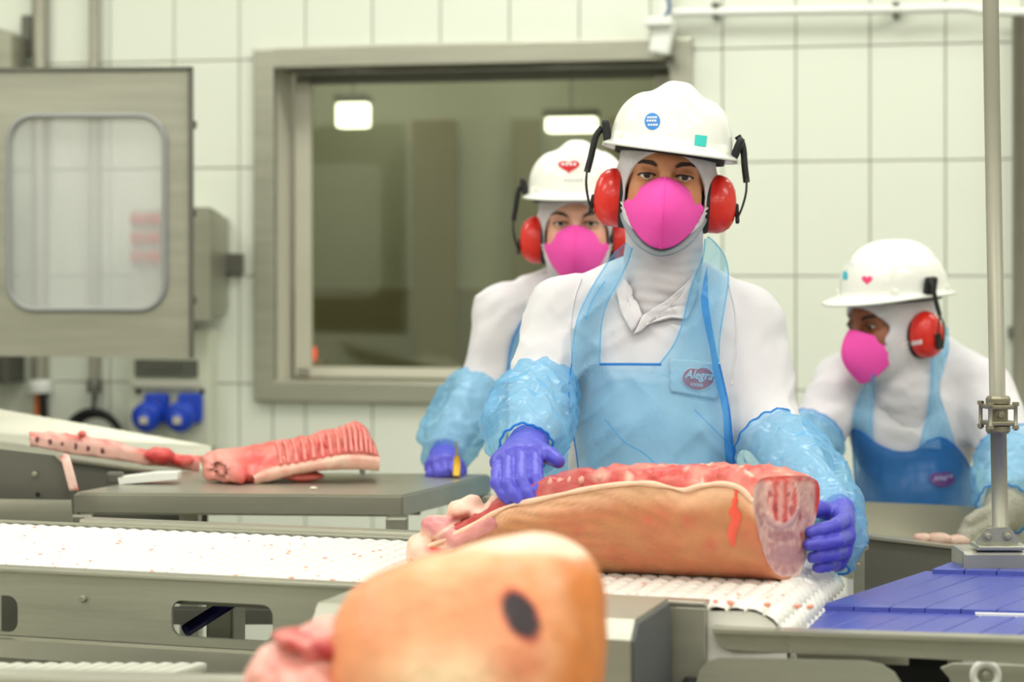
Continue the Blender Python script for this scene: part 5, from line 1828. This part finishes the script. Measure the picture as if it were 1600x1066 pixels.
def film_patch(name, root, f, top, bot, nu_, nv_, off, m, seed, amp=0.005, ns=(14, 14, 4), label=None):
    """sheet between two photo curves laid over the field f"""
    A, B_ = spline(np.array(top, float), nu_), spline(np.array(bot, float), nu_)
    v = np.linspace(0, 1, nv_)
    G = A[:, None] * (1 - v)[None, :, None] + B_[:, None] * v[None, :, None]
    P = drape(f, G.reshape(-1, 2), off)
    w_ = amp * (0.5 + fbm(P * np.array(ns), 1.0, seed))
    g2 = grad(f, P)
    g2 /= np.linalg.norm(g2, axis=1)[:, None] + 1e-9
    P = P + g2 * np.clip(w_, -off * 0.6, 0.02)[:, None]
    return add(name, P, grid_faces(nu_, nv_), m, root, label=label), P.reshape(nu_, nv_, 3)

def hem(root, line, r=0.0028, m=None):
    r = r * 0.5
    V, Fc = tube(line, r, 6)
    return add('hem', V, Fc, m or FILM2, root)

def lower_body(root, hip, feet, f=0.0):
    hip = np.asarray(hip, float)
    fs = [ell(hip, (0.155, 0.11, 0.12))]
    for s, ft in zip((-1, 1), feet):
        ft = np.asarray(ft, float)
        kn = (hip + [s * 0.08, 0, 0]) * 0.5 + (ft + [0, 0, 0.05]) * 0.5
        fs += [rcone(hip + [s * 0.08, 0, -0.03], kn, 0.085, 0.065), rcone(kn, ft + [0, 0, 0.22], 0.065, 0.058)]
    g_ = union(fs, 0.03)
    lo, hi = bounds([hip + [0.2, 0.1, 0.1], hip - [0.2, 0.1, 0.1]] + [np.asarray(q) for q in feet], 0.1)
    make_cloth('trousers', root, g_, lo, hi, 0.012, FABRIC)
    for s, ft in zip((-1, 1), feet):
        ft = np.asarray(ft, float)
        V, Fc = mesh_sdf(union([rcone(ft + [0, 0.02, 0.26], ft + [0, 0.02, 0.05], 0.062, 0.048), rcone(ft + [0, 0.02, 0.045], ft + [0, -0.14, 0.035], 0.045, 0.036)], 0.02), ft - [0.08, 0.22, 0.01], ft + [0.08, 0.1, 0.34], 0.009)
        V[:, 2] = np.maximum(V[:, 2], 0.0)
        add('boot', V, Fc, WHITE_P, root)

REDLOGO, WHITEINK = mat('red_print', (216, 22, 40), 0.6), mat('white_print', (245, 242, 240), 0.6)

def creases(P, seed, a=0.0055):
    x, y, z = P[:, 0], P[:, 1], P[:, 2]
    s = np.zeros(len(P))
    for k, (ca, sa, fr, fz) in enumerate(((0.8, 0.6, 9, 30), (0.75, -0.65, 8, 26))):
        Q = np.stack([(x * ca + z * sa) * fr, y * 9, (z * ca - x * sa) * fz], 1)
        s = s + (1 - np.abs(vnoise(Q, 1.0, seed + 7 * k))) ** 4 * np.clip(0.5 + 1.2 * vnoise(P, 7, seed + 3 + k), 0, 1)
    return -a * s

# ------------------------------------------------------------------ person 1: front worker holding the loin
p1 = thing('person', 'front worker in white helmet and blue apron, holding the large loin', 'person', at(1030, 900, 3.5) * [1, 1, 0], 'workers on the cutting line')
w1, R1, o1, onh1, hm1 = make_head(p1, at(1041, 280, 3.475), math.radians(-5), math.radians(-1), math.radians(4), (206, 142, 100), [0.0165, 0.0205, 0.0225, 0.0180],
                                  hel=(math.radians(0.5), math.radians(4.0)), gaze=(0.06, -1, 0.02))
shR, elR, wrR = at(884, 492, 3.51), at(847, 612, 3.44), at(826, 690, 3.20)
shL, elL, wrL = at(1164, 510, 3.53), at(1192, 655, 3.47), at(1303, 800, 3.17)
chest, belly = at(1027, 545, 3.53), at(1020, 720, 3.50)
arms1 = union([rcone(shR, elR, 0.063, 0.051, 0.0075, 17, 3), rcone(elR, wrR, 0.050, 0.030, 0.003, 26, 5),
               rcone(shL, elL, 0.063, 0.058, 0.0075, 17, 7), rcone(elL, wrL, 0.052, 0.030, 0.003, 26, 9)], 0.014)
torso1 = union([ell(chest, (0.150, 0.098, 0.165)), ell(belly, (0.142, 0.105, 0.22)), rcone(belly - [0, 0, 0.1], belly - [0, 0, 0.38], 0.135, 0.150),
                rcone(at(985, 455, 3.54), shR, 0.052, 0.060), rcone(at(1085, 455, 3.55), shL, 0.052, 0.060), ell(at(1035, 455, 3.57), (0.085, 0.07, 0.05))], 0.03)
PK1 = at(1086, 592, 3.43)
vcut = ell(at(1030, 448, 3.44), (0.052, 0.075, 0.056))
def jac1(P):
    d = smin(torso1(P), arms1(P), 0.022)
    d = d + 0.0025 * fbm(P * np.array([1.0, 1.0, 0.55]), 22, 4) * ss(np.linalg.norm(P - PK1, axis=1), 0.06, 0.10) + creases(P, 2) * ss(np.linalg.norm(P - PK1, axis=1), 0.06, 0.10)
    return -smin(-d, vcut(P), 0.012)
lo, hi = bounds([shR, elR, wrR, shL, elL, wrL, belly - [0, 0, 0.42], at(1040, 420, 3.6)], 0.09)
make_cloth('jacket', p1, jac1, lo, hi, 0.0052, FABRIC)
neck1 = union([rcone(at(1042, 385, 3.485), at(1034, 470, 3.50), 0.058, 0.064), rcone(at(1034, 460, 3.485), at(1012, 500, 3.475), 0.05, 0.03)], 0.02)
iR1 = R1
def hood1(P):
    L = (P - o1) @ iR1
    d = smin(head_cover_field(L), neck1(P) + 0.0022 * np.sin(P[:, 2] * 330 + 5 * vnoise(P, 18, 3)) * 0.5 + 0.0018 * fbm(P * np.array([1, 1, 2.5]), 30, 6), 0.022)
    q = (L[:, 0] / 0.0650) ** 2 + ((L[:, 2] + 0.034) / 0.072) ** 2
    hole = np.maximum((np.sqrt(q) - 1) * 0.055, L[:, 1] + 0.015)
    return -smin(-d, hole, 0.005)
lo, hi = bounds([o1 + [0.085, 0.115, 0.13], o1 - [0.085, 0.105, 0.1], at(1012, 515, 3.5), at(1034, 505, 3.58)], 0.03)
make_cloth('hood', p1, hood1, lo, hi, 0.0036, HOODM)
# grey band of cloth under the chin
P = np.array([w1(p) for p in spline([(-0.068, 0.0, -0.055), (-0.060, -0.045, -0.080), (-0.036, -0.078, -0.112), (0, -0.092, -0.128), (0.036, -0.078, -0.112), (0.060, -0.045, -0.080), (0.068, 0.0, -0.055)], 30)])
V, Fc = tube(P, 0.008, 10, flat=0.6)
add('chin_band', V, Fc, GREYCLOTH, p1)
# collar flaps and placket
def flap(name, root, f, poly, off, th, m=FABRIC):
    poly = np.asarray(poly, float)
    c = poly.mean(0)
    pl_ = resample_closed(poly, 40)
    R = np.concatenate([c + (pl_ - c) * t for t in (0.02, 0.3, 0.6, 0.85, 1.0)])
    P = drape(f, R, off)
    return add_solid(name, P, grid_faces(5, 40, False, True), m, root, th)
flap('collar', p1, lambda P: np.minimum(jac1(P), hood1(P)), [(974, 432), (984, 446), (990, 465), (1003, 494), (988, 520), (972, 490), (962, 455)], 0.006, 0.004)
flap('collar', p1, lambda P: np.minimum(jac1(P), hood1(P)), [(1084, 430), (1090, 455), (1074, 500), (1050, 497), (1015, 506), (988, 525), (1003, 494), (1040, 470), (1066, 448)], 0.007, 0.004)
for ln in ([(908, 436), (897, 470), (891, 520), (892, 575)], [(1139, 446), (1149, 490), (1150, 540), (1143, 600)]):
    V, Fc = tube(drape(jac1, spline(np.array(ln, float), 30), 0.0006), 0.0016, 6)
    add('seam', V, Fc, FABRIC, p1)
# pocket and logo under the apron film
on1 = lambda px_, lift: drape(jac1, px_, lift)
flap('pocket', p1, jac1, [(1046, 560), (1124, 566), (1122, 625), (1047, 612)], 0.002, 0.003)
decal('logo_outline', on1, wide_heart() * [27, 20] + [1091, 590], WHITEINK, p1, 0.0065)
lg = decal('logo_badge', on1, wide_heart() * [24.5, 17.5] + [1091, 590], REDLOGO, p1, 0.0085)
decal_text('logo_text', on1, 'Alegra', (1092, 588), 44, 18, WHITEINK, lg, rot=0.08, shear=0.3, lift=0.0105)
decal_text('logo_subtext', on1, 'FOODS', (1089, 601.5), 19, 4.5, WHITEINK, lg, rot=0.08, lift=0.0105)
# apron
supp = union([rcone(at(978, 402, 3.50), at(1040, 392, 3.60), 0.022, 0.03), rcone(at(1040, 392, 3.60), at(1108, 402, 3.55), 0.03, 0.034), rcone(at(1108, 402, 3.55), at(1108, 440, 3.53), 0.034, 0.03)], 0.01)
lay1 = lambda P: np.minimum(np.minimum(jac1(P), hood1(P)), supp(P))
top = [(893, 568), (915, 569), (936, 569), (985, 571), (1030, 570), (1075, 568), (1122, 566)]
bot = [(906, 880), (925, 882), (945, 884), (985, 886), (1040, 886), (1090, 884), (1150, 880)]
def rows_patch(name, root, f, rows, nu_, off, m, seed, amp=0.005):
    r = spline(np.array(rows, float), 60)          # y, xl, xr
    u = np.linspace(0, 1, nu_)
    G = np.stack([r[:, 1][None] * (1 - u)[:, None] + r[:, 2][None] * u[:, None], np.broadcast_to(r[:, 0], (nu_, 60))], -1)
    P = drape(f, G.reshape(-1, 2), off)
    w_ = amp * (0.4 + fbm(P * np.array([16, 8, 5.0]), 1.0, seed))
    P[:, 1] -= np.clip(w_, -off * 0.15, 0.02)
    return add(name, P, grid_faces(nu_, 60), m, root), P.reshape(nu_, 60, 3)
torso_only1 = lambda P: np.minimum(torso1(P), jac1(P))
apr, G1 = rows_patch('apron', p1, jac1, [(569, 893, 1124), (600, 889, 1131), (640, 890, 1139), (680, 896, 1143), (720, 902, 1146), (760, 905, 1148), (820, 905, 1150), (890, 905, 1152)], 64, 0.016, FILM, 3, 0.007)
so, s1 = film_patch('strap', apr, lay1, [(893, 569), (914, 569), (938, 569)], [(893, 569), (914, 569), (938, 569)], 2, 2, 0.008, FILM, 1) if False else (None, None)
def strap(root, f, outer, inner, off, seed, m=FILM, amp=0.004, n=50):
    A, B_ = spline(np.array(outer, float), n), spline(np.array(inner, float), n)
    u = np.linspace(0, 1, 14)
    G = A[None] * (1 - u)[:, None, None] + B_[None] * u[:, None, None]
    P = drape(f, G.reshape(-1, 2), off)
    P[:, 1] -= np.clip(amp * (0.3 + fbm(P * np.array([40, 10, 8.0]), 1.0, seed)), -off * 0.6, 0.02)
    P = P.reshape(14, n, 3)
    k = P.copy()
    k[:, 1:-1] = 0.5 * P[:, 1:-1] + 0.25 * (P[:, :-2] + P[:, 2:])
    o = add('strap', k.reshape(-1, 3), grid_faces(14, n)[:, ::-1], m, root)
    hem(o, k[0], m=FILM); hem(o, k[-1], m=FILM)
    return k
strap(apr, lay1, [(893, 569), (896, 530), (905, 490), (922, 455), (942, 422), (960, 396), (978, 380)], [(937, 569), (938, 530), (941, 500), (950, 470), (966, 440), (980, 412), (988, 388)], 0.016, 2)
strap(apr, lay1, [(1123, 567), (1124, 530), (1130, 490), (1137, 450), (1138, 425), (1132, 400), (1118, 380), (1106, 370)], [(1030, 570), (1052, 540), (1066, 505), (1076, 465), (1085, 435), (1096, 408), (1100, 390), (1101, 374)], 0.017, 5)
hem(apr, G1[0]); hem(apr, G1[-1], 0.004)
k = (G1[:, 0, :] + [0, -0.001, 0])
sel = [i for i in range(64) if 0.18 < i / 63 < 0.61]
hem(apr, k[sel], 0.005)
# folded edge running down the right side
rr1, _ = rows_patch('folded_edge', apr, jac1, [(418, 1104, 1105), (445, 1098, 1106), (480, 1096, 1108), (540, 1108, 1118), (590, 1116, 1128), (640, 1128, 1140), (700, 1132, 1146), (760, 1136, 1150)], 6, 0.023, FILM2, 5, 0.002)
# diagonal crease lines
for ln in ([(945, 655), (975, 690), (1005, 708), (1035, 735)], [(1085, 640), (1110, 665), (1135, 690)], [(915, 500), (925, 470), (945, 440)]):
    q = drape(jac1, spline(np.array(ln, float), 24), 0.0205)
    hem(apr, q, 0.0024, FILM)
sleeve_cover(p1, [(850, 606, 3.455, 0.056), (845, 617, 3.42, 0.064), (834, 640, 3.36, 0.070), (824, 662, 3.28, 0.071), (820, 684, 3.21, 0.062), (822, 700, 3.165, 0.040)], 2)
sleeve_cover(p1, [(1202, 694, 3.41, 0.066), (1220, 712, 3.38, 0.073), (1250, 742, 3.31, 0.070), (1282, 785, 3.22, 0.060), (1302, 830, 3.14, 0.050), (1306, 866, 3.12, 0.040), (1302, 886, 3.11, 0.024)], 6)
glove('glove', p1, at(826, 692, 3.18),
      [at(836, 711, 3.075), at(815, 709, 3.07), at(796, 714, 3.07), at(779, 722, 3.075)],
      [at(838, 750, 2.995), at(815, 754, 2.985), at(793, 757, 2.985), at(775, 755, 2.995)],
      [at(845, 772, 2.972), at(830, 778, 2.968), at(811, 782, 2.968), at(796, 784, 2.978)],
      [at(842, 704, 3.11), at(858, 712, 3.075), at(872, 721, 3.055)], GLOVE, pre=at(826, 672, 3.27))
glove('glove', p1, at(1310, 806, 3.15),
      [at(1318, 814, 3.06), at(1322, 838, 3.06), at(1317, 861, 3.07), at(1307, 880, 3.08)],
      [at(1304, 822, 2.985), at(1308, 845, 2.98), at(1302, 866, 2.985), at(1292, 884, 2.995)],
      [at(1267, 832, 2.972), at(1264, 852, 2.966), at(1269, 871, 2.972), at(1276, 887, 2.985)],
      [at(1296, 800, 3.12), at(1278, 795, 3.08), at(1262, 800, 3.06)], GLOVE, pre=at(1303, 780, 3.22))
lower_body(p1, belly - [0, 0, 0.32], [(belly[0] - 0.12, 3.56, 0), (belly[0] + 0.12, 3.56, 0)])
# helmet marks
def stk(name, poly, rgb):
    return decal(name, onh1, poly, mat('sticker_' + '_'.join(map(str, rgb)), rgb, 0.4), hm1)
s_ = stk('round_sticker', ellp(1019.5, 190, 12.3, 13.3), (52, 140, 222))
for j, (yy, x0, x1) in enumerate(((184, 1012, 1027), (189, 1011, 1027), (195.5, 1013, 1026))):
    for q in np.arange(x0, x1, 4.0):
        decal('print_mark', onh1, [(q, yy - 1.5 + (1019 - q) * 0.05), (q + 3, yy - 1.5), (q + 3, yy + 1.5), (q, yy + 1.5)], WHITEINK, s_, 0.0018)
stk('square_sticker', [(1086, 210.5), (1095, 211.5), (1104.7, 212.5), (1103.5, 221), (1102.6, 229.6), (1093, 228.5), (1084.6, 227.5), (1085.3, 219)], (66, 212, 206))

# ------------------------------------------------------------------ person 2: behind the table
p2 = thing('person', 'worker with red heart on white helmet, standing behind the steel table', 'person', at(900, 900, 4.35) * [1, 1, 0], 'workers on the cutting line')
w2, R2, o2, onh2, hm2 = make_head(p2, at(902, 348, 4.30), math.radians(-4), math.radians(2), math.radians(0), (230, 176, 150), [0.0135, 0.0185, 0.0215, 0.0165],
                                  hel=(math.radians(-1), 0), gaze=(0.03, -1, 0), hel_off=(0, 0, 0.007))
shR, elR, wrR = at(788, 492, 4.34), at(755, 606, 4.30), at(700, 695, 4.20)
shL, elL, wrL = at(1012, 492, 4.36), at(1045, 620, 4.34), at(1040, 720, 4.22)
chest, belly = at(900, 560, 4.36), at(900, 700, 4.36)
tor2 = union([ell(chest, (0.155, 0.10, 0.17)), ell(belly, (0.15, 0.11, 0.22)), rcone(belly - [0, 0, 0.1], belly - [0, 0, 0.4], 0.14, 0.15), rcone(at(865, 460, 4.37), shR, 0.055, 0.060), rcone(at(940, 460, 4.37), shL, 0.055, 0.060)], 0.03)
arm2 = union([rcone(shR, elR, 0.063, 0.052, 0.0075, 16, 13), rcone(elR, wrR, 0.05, 0.036, 0.004, 24, 15), rcone(shL, elL, 0.063, 0.052, 0.0045, 20, 17), rcone(elL, wrL, 0.05, 0.036, 0.004, 24, 19)], 0.014)
jac2 = lambda P: smin(tor2(P), arm2(P), 0.022) + 0.0022 * fbm(P, 24, 8) + creases(P, 5)
lo, hi = bounds([shR, elR, wrR, shL, elL, wrL, belly - [0, 0, 0.42], at(900, 440, 4.45)], 0.09)
make_cloth('jacket', p2, jac2, lo, hi, 0.007, FABRIC)
nk2 = rcone(at(903, 420, 4.32), at(902, 470, 4.34), 0.058, 0.068)
def hood2(P):
    L = (P - o2) @ R2
    d = smin(head_cover_field(L), nk2(P) + 0.002 * fbm(P * np.array([1, 1, 2.5]), 30, 6), 0.02)
    q = (L[:, 0] / 0.0650) ** 2 + ((L[:, 2] + 0.034) / 0.072) ** 2
    return -smin(-d, np.maximum((np.sqrt(q) - 1) * 0.055, L[:, 1] + 0.015), 0.005)
lo, hi = bounds([o2 + [0.085, 0.115, 0.13], o2 - [0.085, 0.105, 0.1], at(902, 490, 4.34)], 0.03)
make_cloth('hood', p2, hood2, lo, hi, 0.005, HOODM)
a2, G2 = rows_patch('apron', p2, jac2, [(470, 842, 962), (495, 820, 984), (530, 802, 1000), (570, 794, 1006), (620, 794, 1006), (700, 797, 1003), (800, 798, 1002)], 50, 0.008, FILM, 8)
hem(a2, G2[0], 0.004); hem(a2, G2[-1], 0.004)
lay2 = lambda P: np.minimum(jac2(P), hood2(P))
strap(a2, lay2, [(842, 472), (852, 455), (862, 440)], [(870, 472), (872, 458), (876, 445)], 0.008, 3, n=16)
strap(a2, lay2, [(962, 472), (955, 455), (944, 440)], [(934, 472), (934, 458), (930, 445)], 0.008, 4, n=16)
sleeve_cover(p2, [(757, 596, 4.32, 0.046), (748, 612, 4.30, 0.062), (732, 640, 4.27, 0.072), (712, 672, 4.23, 0.066), (700, 695, 4.20, 0.062), (695, 716, 4.17, 0.046), (692, 726, 4.15, 0.03)], 12)
sleeve_cover(p2, [(1046, 610, 4.34, 0.05), (1048, 650, 4.32, 0.07), (1042, 700, 4.25, 0.066), (1040, 725, 4.2, 0.034)], 14)
kn = thing('boning_knife', 'narrow boning knife with yellow handle in the second worker\'s glove', 'knife', at(712, 738, 4.11))
V, Fc = tube([at(713, 744, 4.045), at(714, 728, 4.05), at(714, 714, 4.055)], [0.010, 0.011, 0.009], 10, flat=0.7)
add('handle', V, Fc, mat('yellow_handle', (240, 190, 40), 0.4), kn)
V, Fc = prism([(-0.004, 0), (0.004, 0), (0.003, 0.03), (-0.002, 0.035)], at(714, 716, 4.056), (0.9, 0, 0.25), (-0.05, 0, 1), 0.0016)
add('blade', V, Fc, STEEL_P, kn, smooth=False)
glove('glove', p2, at(694, 712, 4.16),
      [at(706, 722, 4.10), at(694, 720, 4.095), at(682, 724, 4.10), at(673, 730, 4.11)],
      [at(711, 736, 4.07), at(697, 738, 4.065), at(684, 740, 4.065), at(672, 742, 4.08)],
      [at(719, 742, 4.10), at(712, 746, 4.095), at(700, 748, 4.09), at(686, 748, 4.10)],
      [at(706, 718, 4.13), at(716, 726, 4.12), at(722, 736, 4.12)], GLOVE, pre=at(698, 690, 4.2), h=0.003)
glove('glove', p2, at(1040, 722, 4.2),
      [at(1028, 735, 4.13), at(1040, 737, 4.13), at(1050, 737, 4.13), at(1060, 735, 4.14)],
      [at(1026, 755, 4.09), at(1038, 757, 4.09), at(1049, 757, 4.09), at(1060, 754, 4.10)],
      [at(1026, 770, 4.11), at(1038, 772, 4.11), at(1049, 771, 4.11), at(1060, 768, 4.12)],
      [at(1024, 728, 4.17), at(1016, 740, 4.14), at(1014, 752, 4.12)], GLOVE, h=0.0035)
lower_body(p2, belly - [0, 0, 0.32], [(belly[0] - 0.12, 4.42, 0), (belly[0] + 0.12, 4.42, 0)])
lgh = decal('heart_logo', onh2, heart() * [17, 10.5] + [889, 258], REDLOGO, hm2)
for j in range(4):
    decal('print_mark', onh2, [(878 + j * 6, 255), (882 + j * 6, 255), (882 + j * 6, 259), (878 + j * 6, 259)], WHITEINK, lgh, 0.0018)
for j in range(5):
    decal('print_mark', onh2, [(882 + j * 6, 280.5), (886 + j * 6, 280.5), (886 + j * 6, 283.5), (882 + j * 6, 283.5)], mat('grey_print', (196, 198, 192), 0.6), hm2)

# ------------------------------------------------------------------ person 3: bending over the trough
p3_ = thing('person', 'worker bending over the trough, pink heart sticker on white helmet', 'person', at(1440, 950, 4.5) * [1, 1, 0], 'workers on the cutting line')
w3, R3, o3, onh3, hm3 = make_head(p3_, at(1391, 497, 4.36), math.radians(-58), math.radians(10), math.radians(0), (150, 92, 62), [0.0150, 0.0190, 0.0195, 0.0145],
                                  hel=(math.radians(-6), 0), gaze=(0, -1, -0.35))
shR, elR, wrR = at(1322, 600, 4.46), at(1266, 690, 4.36), at(1230, 770, 4.16)
shL, elL, wrL = at(1530, 612, 4.40), at(1584, 715, 4.24), at(1566, 800, 4.06)
chest, belly = at(1428, 665, 4.44), at(1430, 800, 4.52)
tor3 = union([ell(chest, (0.140, 0.11, 0.16)), ell(belly, (0.14, 0.11, 0.18)), rcone(belly - [0, 0, 0.05], belly - [0, -0.02, 0.3], 0.14, 0.15),
              rcone(at(1405, 580, 4.46), shR, 0.06, 0.062), rcone(at(1470, 575, 4.46), shL, 0.065, 0.066), ell(at(1450, 590, 4.52), (0.13, 0.08, 0.08))], 0.035)
arm3 = union([rcone(shR, elR, 0.066, 0.056, 0.006, 20, 23), rcone(elR, wrR, 0.044, 0.030, 0.002, 24, 25), rcone(shL, elL, 0.068, 0.058, 0.006, 20, 27), rcone(elL, wrL, 0.046, 0.030, 0.002, 24, 29)], 0.014)
jac3 = lambda P: smin(tor3(P), arm3(P), 0.022) + 0.0025 * fbm(P, 24, 18) + creases(P, 9, 0.007)
lo, hi = bounds([shR, elR, wrR, shL, elL, wrL, belly - [0, 0, 0.34], at(1440, 540, 4.6)], 0.09)
make_cloth('jacket', p3_, jac3, lo, hi, 0.007, FABRIC)
nk3 = union([rcone(at(1412, 545, 4.39), at(1418, 610, 4.385), 0.058, 0.068), rcone(at(1415, 600, 4.385), at(1418, 668, 4.385), 0.066, 0.055)], 0.03)
def hood3(P):
    L = (P - o3) @ R3
    d = smin(head_cover_field(L, False), nk3(P) + 0.0022 * fbm(P * np.array([1.0, 1, 2.6]), 20, 6) + creases(P, 4, 0.005), 0.02)
    q = (L[:, 0] / (0.063 - 0.008 * ss(-L[:, 2], 0.0, 0.035))) ** 2 + ((L[:, 2] + 0.034) / 0.072) ** 2
    return -smin(-d, np.maximum((np.sqrt(q) - 1) * 0.055, L[:, 1] + 0.030), 0.005)
lo, hi = bounds([o3 + [0.11, 0.115, 0.13], o3 - [0.11, 0.115, 0.1], at(1415, 700, 4.30), at(1415, 620, 4.46)], 0.04)
make_cloth('hood', p3_, hood3, lo, hi, 0.005, HOODM)
supp3 = union([rcone(at(1462, 530, 4.45), at(1472, 575, 4.42), 0.028, 0.03), rcone(at(1432, 520, 4.52), at(1462, 530, 4.45), 0.03, 0.028)], 0.01)
lay3 = lambda P: np.minimum(np.minimum(jac3(P), hood3(P)), supp3(P))
FILM4 = film('blue_apron_film_shaded', (62, 134, 208), 0.55, 0.25, (0.34, 0.60, 0.88))  # darker copy of the apron film, with the shade put into its colour
hang = ell(at(1430, 770, 4.45), (0.125, 0.14, 0.10))
apf3 = lambda P: smin(np.minimum(tor3(P), hood3(P)), hang(P), 0.04)
a3, G3 = film_patch('apron', p3_, apf3, [(1334, 668), (1348, 676), (1363, 686), (1380, 697), (1404, 706), (1431, 704), (1447, 690), (1470, 684), (1494, 700), (1520, 745)],
                    [(1337, 776), (1348, 786), (1377, 797), (1404, 808), (1431, 815), (1463, 819), (1486, 817), (1500, 812), (1512, 802), (1524, 782)], 56, 40, 0.010, FILM4, 4, 0.006)
hem(a3, G3[:, 0], 0.004); hem(a3, G3[:, -1], 0.004); hem(a3, G3[0], 0.004); hem(a3, G3[-1], 0.004)
strap(a3, lay3, [(1334, 670), (1337, 640), (1347, 608), (1354, 582)], [(1363, 686), (1362, 650), (1364, 620), (1366, 584)], 0.009, 3, FILM3, n=24)
strap(a3, lay3, [(1494, 702), (1478, 650), (1466, 610), (1474, 575), (1482, 545), (1480, 512)], [(1436, 700), (1449, 650), (1455, 610), (1456, 575), (1458, 545), (1460, 512)], 0.009, 6, FILM3, n=36)
sleeve_cover(p3_, [(1272, 678, 4.37, 0.066), (1264, 692, 4.35, 0.074), (1250, 722, 4.28, 0.072), (1238, 756, 4.19, 0.056), (1232, 772, 4.14, 0.034)], 22)
sleeve_cover(p3_, [(1580, 702, 4.255, 0.068), (1584, 718, 4.23, 0.076), (1580, 748, 4.17, 0.076), (1575, 778, 4.11, 0.066), (1570, 796, 4.07, 0.056)], 24)
MESHG = mat('grey_mesh_glove', (158, 156, 140), 0.6, 0.2, bump=0.5, bscale=240, var=0.12, vscale=200)
glove('glove', p3_, at(1572, 796, 4.06),
      [at(1536, 812, 3.99), at(1540, 822, 3.97), at(1546, 832, 3.97), at(1553, 840, 3.98)],
      [at(1512, 826, 3.95), at(1516, 836, 3.94), at(1524, 845, 3.94), at(1534, 851, 3.95)],
      [at(1503, 842, 3.94), at(1508, 850, 3.93), at(1517, 857, 3.93), at(1528, 861, 3.94)],
      [at(1550, 800, 4.02), at(1530, 806, 3.97), at(1514, 815, 3.95)], MESHG, r=0.013, cuff=0.045, pre=at(1582, 760, 4.14), h=0.003)
glove('glove', p3_, at(1232, 772, 4.14),
      [at(1240, 790, 4.07), at(1230, 792, 4.07), at(1221, 790, 4.08), at(1213, 786, 4.09)],
      [at(1246, 808, 4.03), at(1234, 812, 4.03), at(1224, 810, 4.04), at(1213, 804, 4.05)],
      [at(1250, 820, 4.02), at(1238, 825, 4.02), at(1228, 823, 4.03), at(1216, 817, 4.04)],
      [at(1248, 778, 4.11), at(1256, 792, 4.07), at(1260, 806, 4.05)], GLOVE, h=0.0035)
lower_body(p3_, belly - [0, 0, 0.24], [(belly[0] - 0.12, 4.6, 0), (belly[0] + 0.12, 4.6, 0)])
decal('square_sticker', onh3, [(1317.5, 424), (1324, 424), (1325, 431), (1324, 437.5), (1317.5, 437), (1317, 430)], mat('sticker_teal', (60, 186, 206), 0.4), hm3)
decal('heart_sticker', onh3, heart() * [8.5, 7.5] + [1355, 436], mat('sticker_pink', (244, 64, 124), 0.4), hm3)
for j in range(4):
    decal('print_mark', onh3, [(1324 + j * 3, 408 + j * 1.6), (1326 + j * 3, 409 + j * 1.6), (1326 + j * 3, 411 + j * 1.6), (1324 + j * 3, 410 + j * 1.6)], mat('grey_print', (196, 198, 192), 0.6), hm3)
on3 = lambda px_, lift: drape(apf3, px_, 0.012 + lift)
l3 = decal('logo_badge', on3, wide_heart() * [20, 12] + [1472, 748], mat('purple_print', (92, 52, 120), 0.6), a3, 0.005)
decal_text('logo_text', on3, 'Alegra', (1473, 747), 32, 10, mat('dim_print', (170, 165, 205), 0.6), l3, rot=-0.2, shear=0.3, lift=0.007)
eb = [o for o in p3_.children if o.name.startswith('ear_defender')][1]
bv3 = bvh_of([np.array(v.co) + base_of(p3_) for v in eb.data.vertices], [list(p.vertices) for p in eb.data.polygons])
one3 = lambda px_, lift: cast(bv3, px_, lift)
for j in range(4):
    x0 = 1421 + j * 5.2
    y0 = 534 - j * 0.9
    decal('print_mark', one3, [(x0, y0), (x0 + 4, y0 - 0.8), (x0 + 4, y0 + 6), (x0, y0 + 7)], WHITEINK, eb, 0.001)
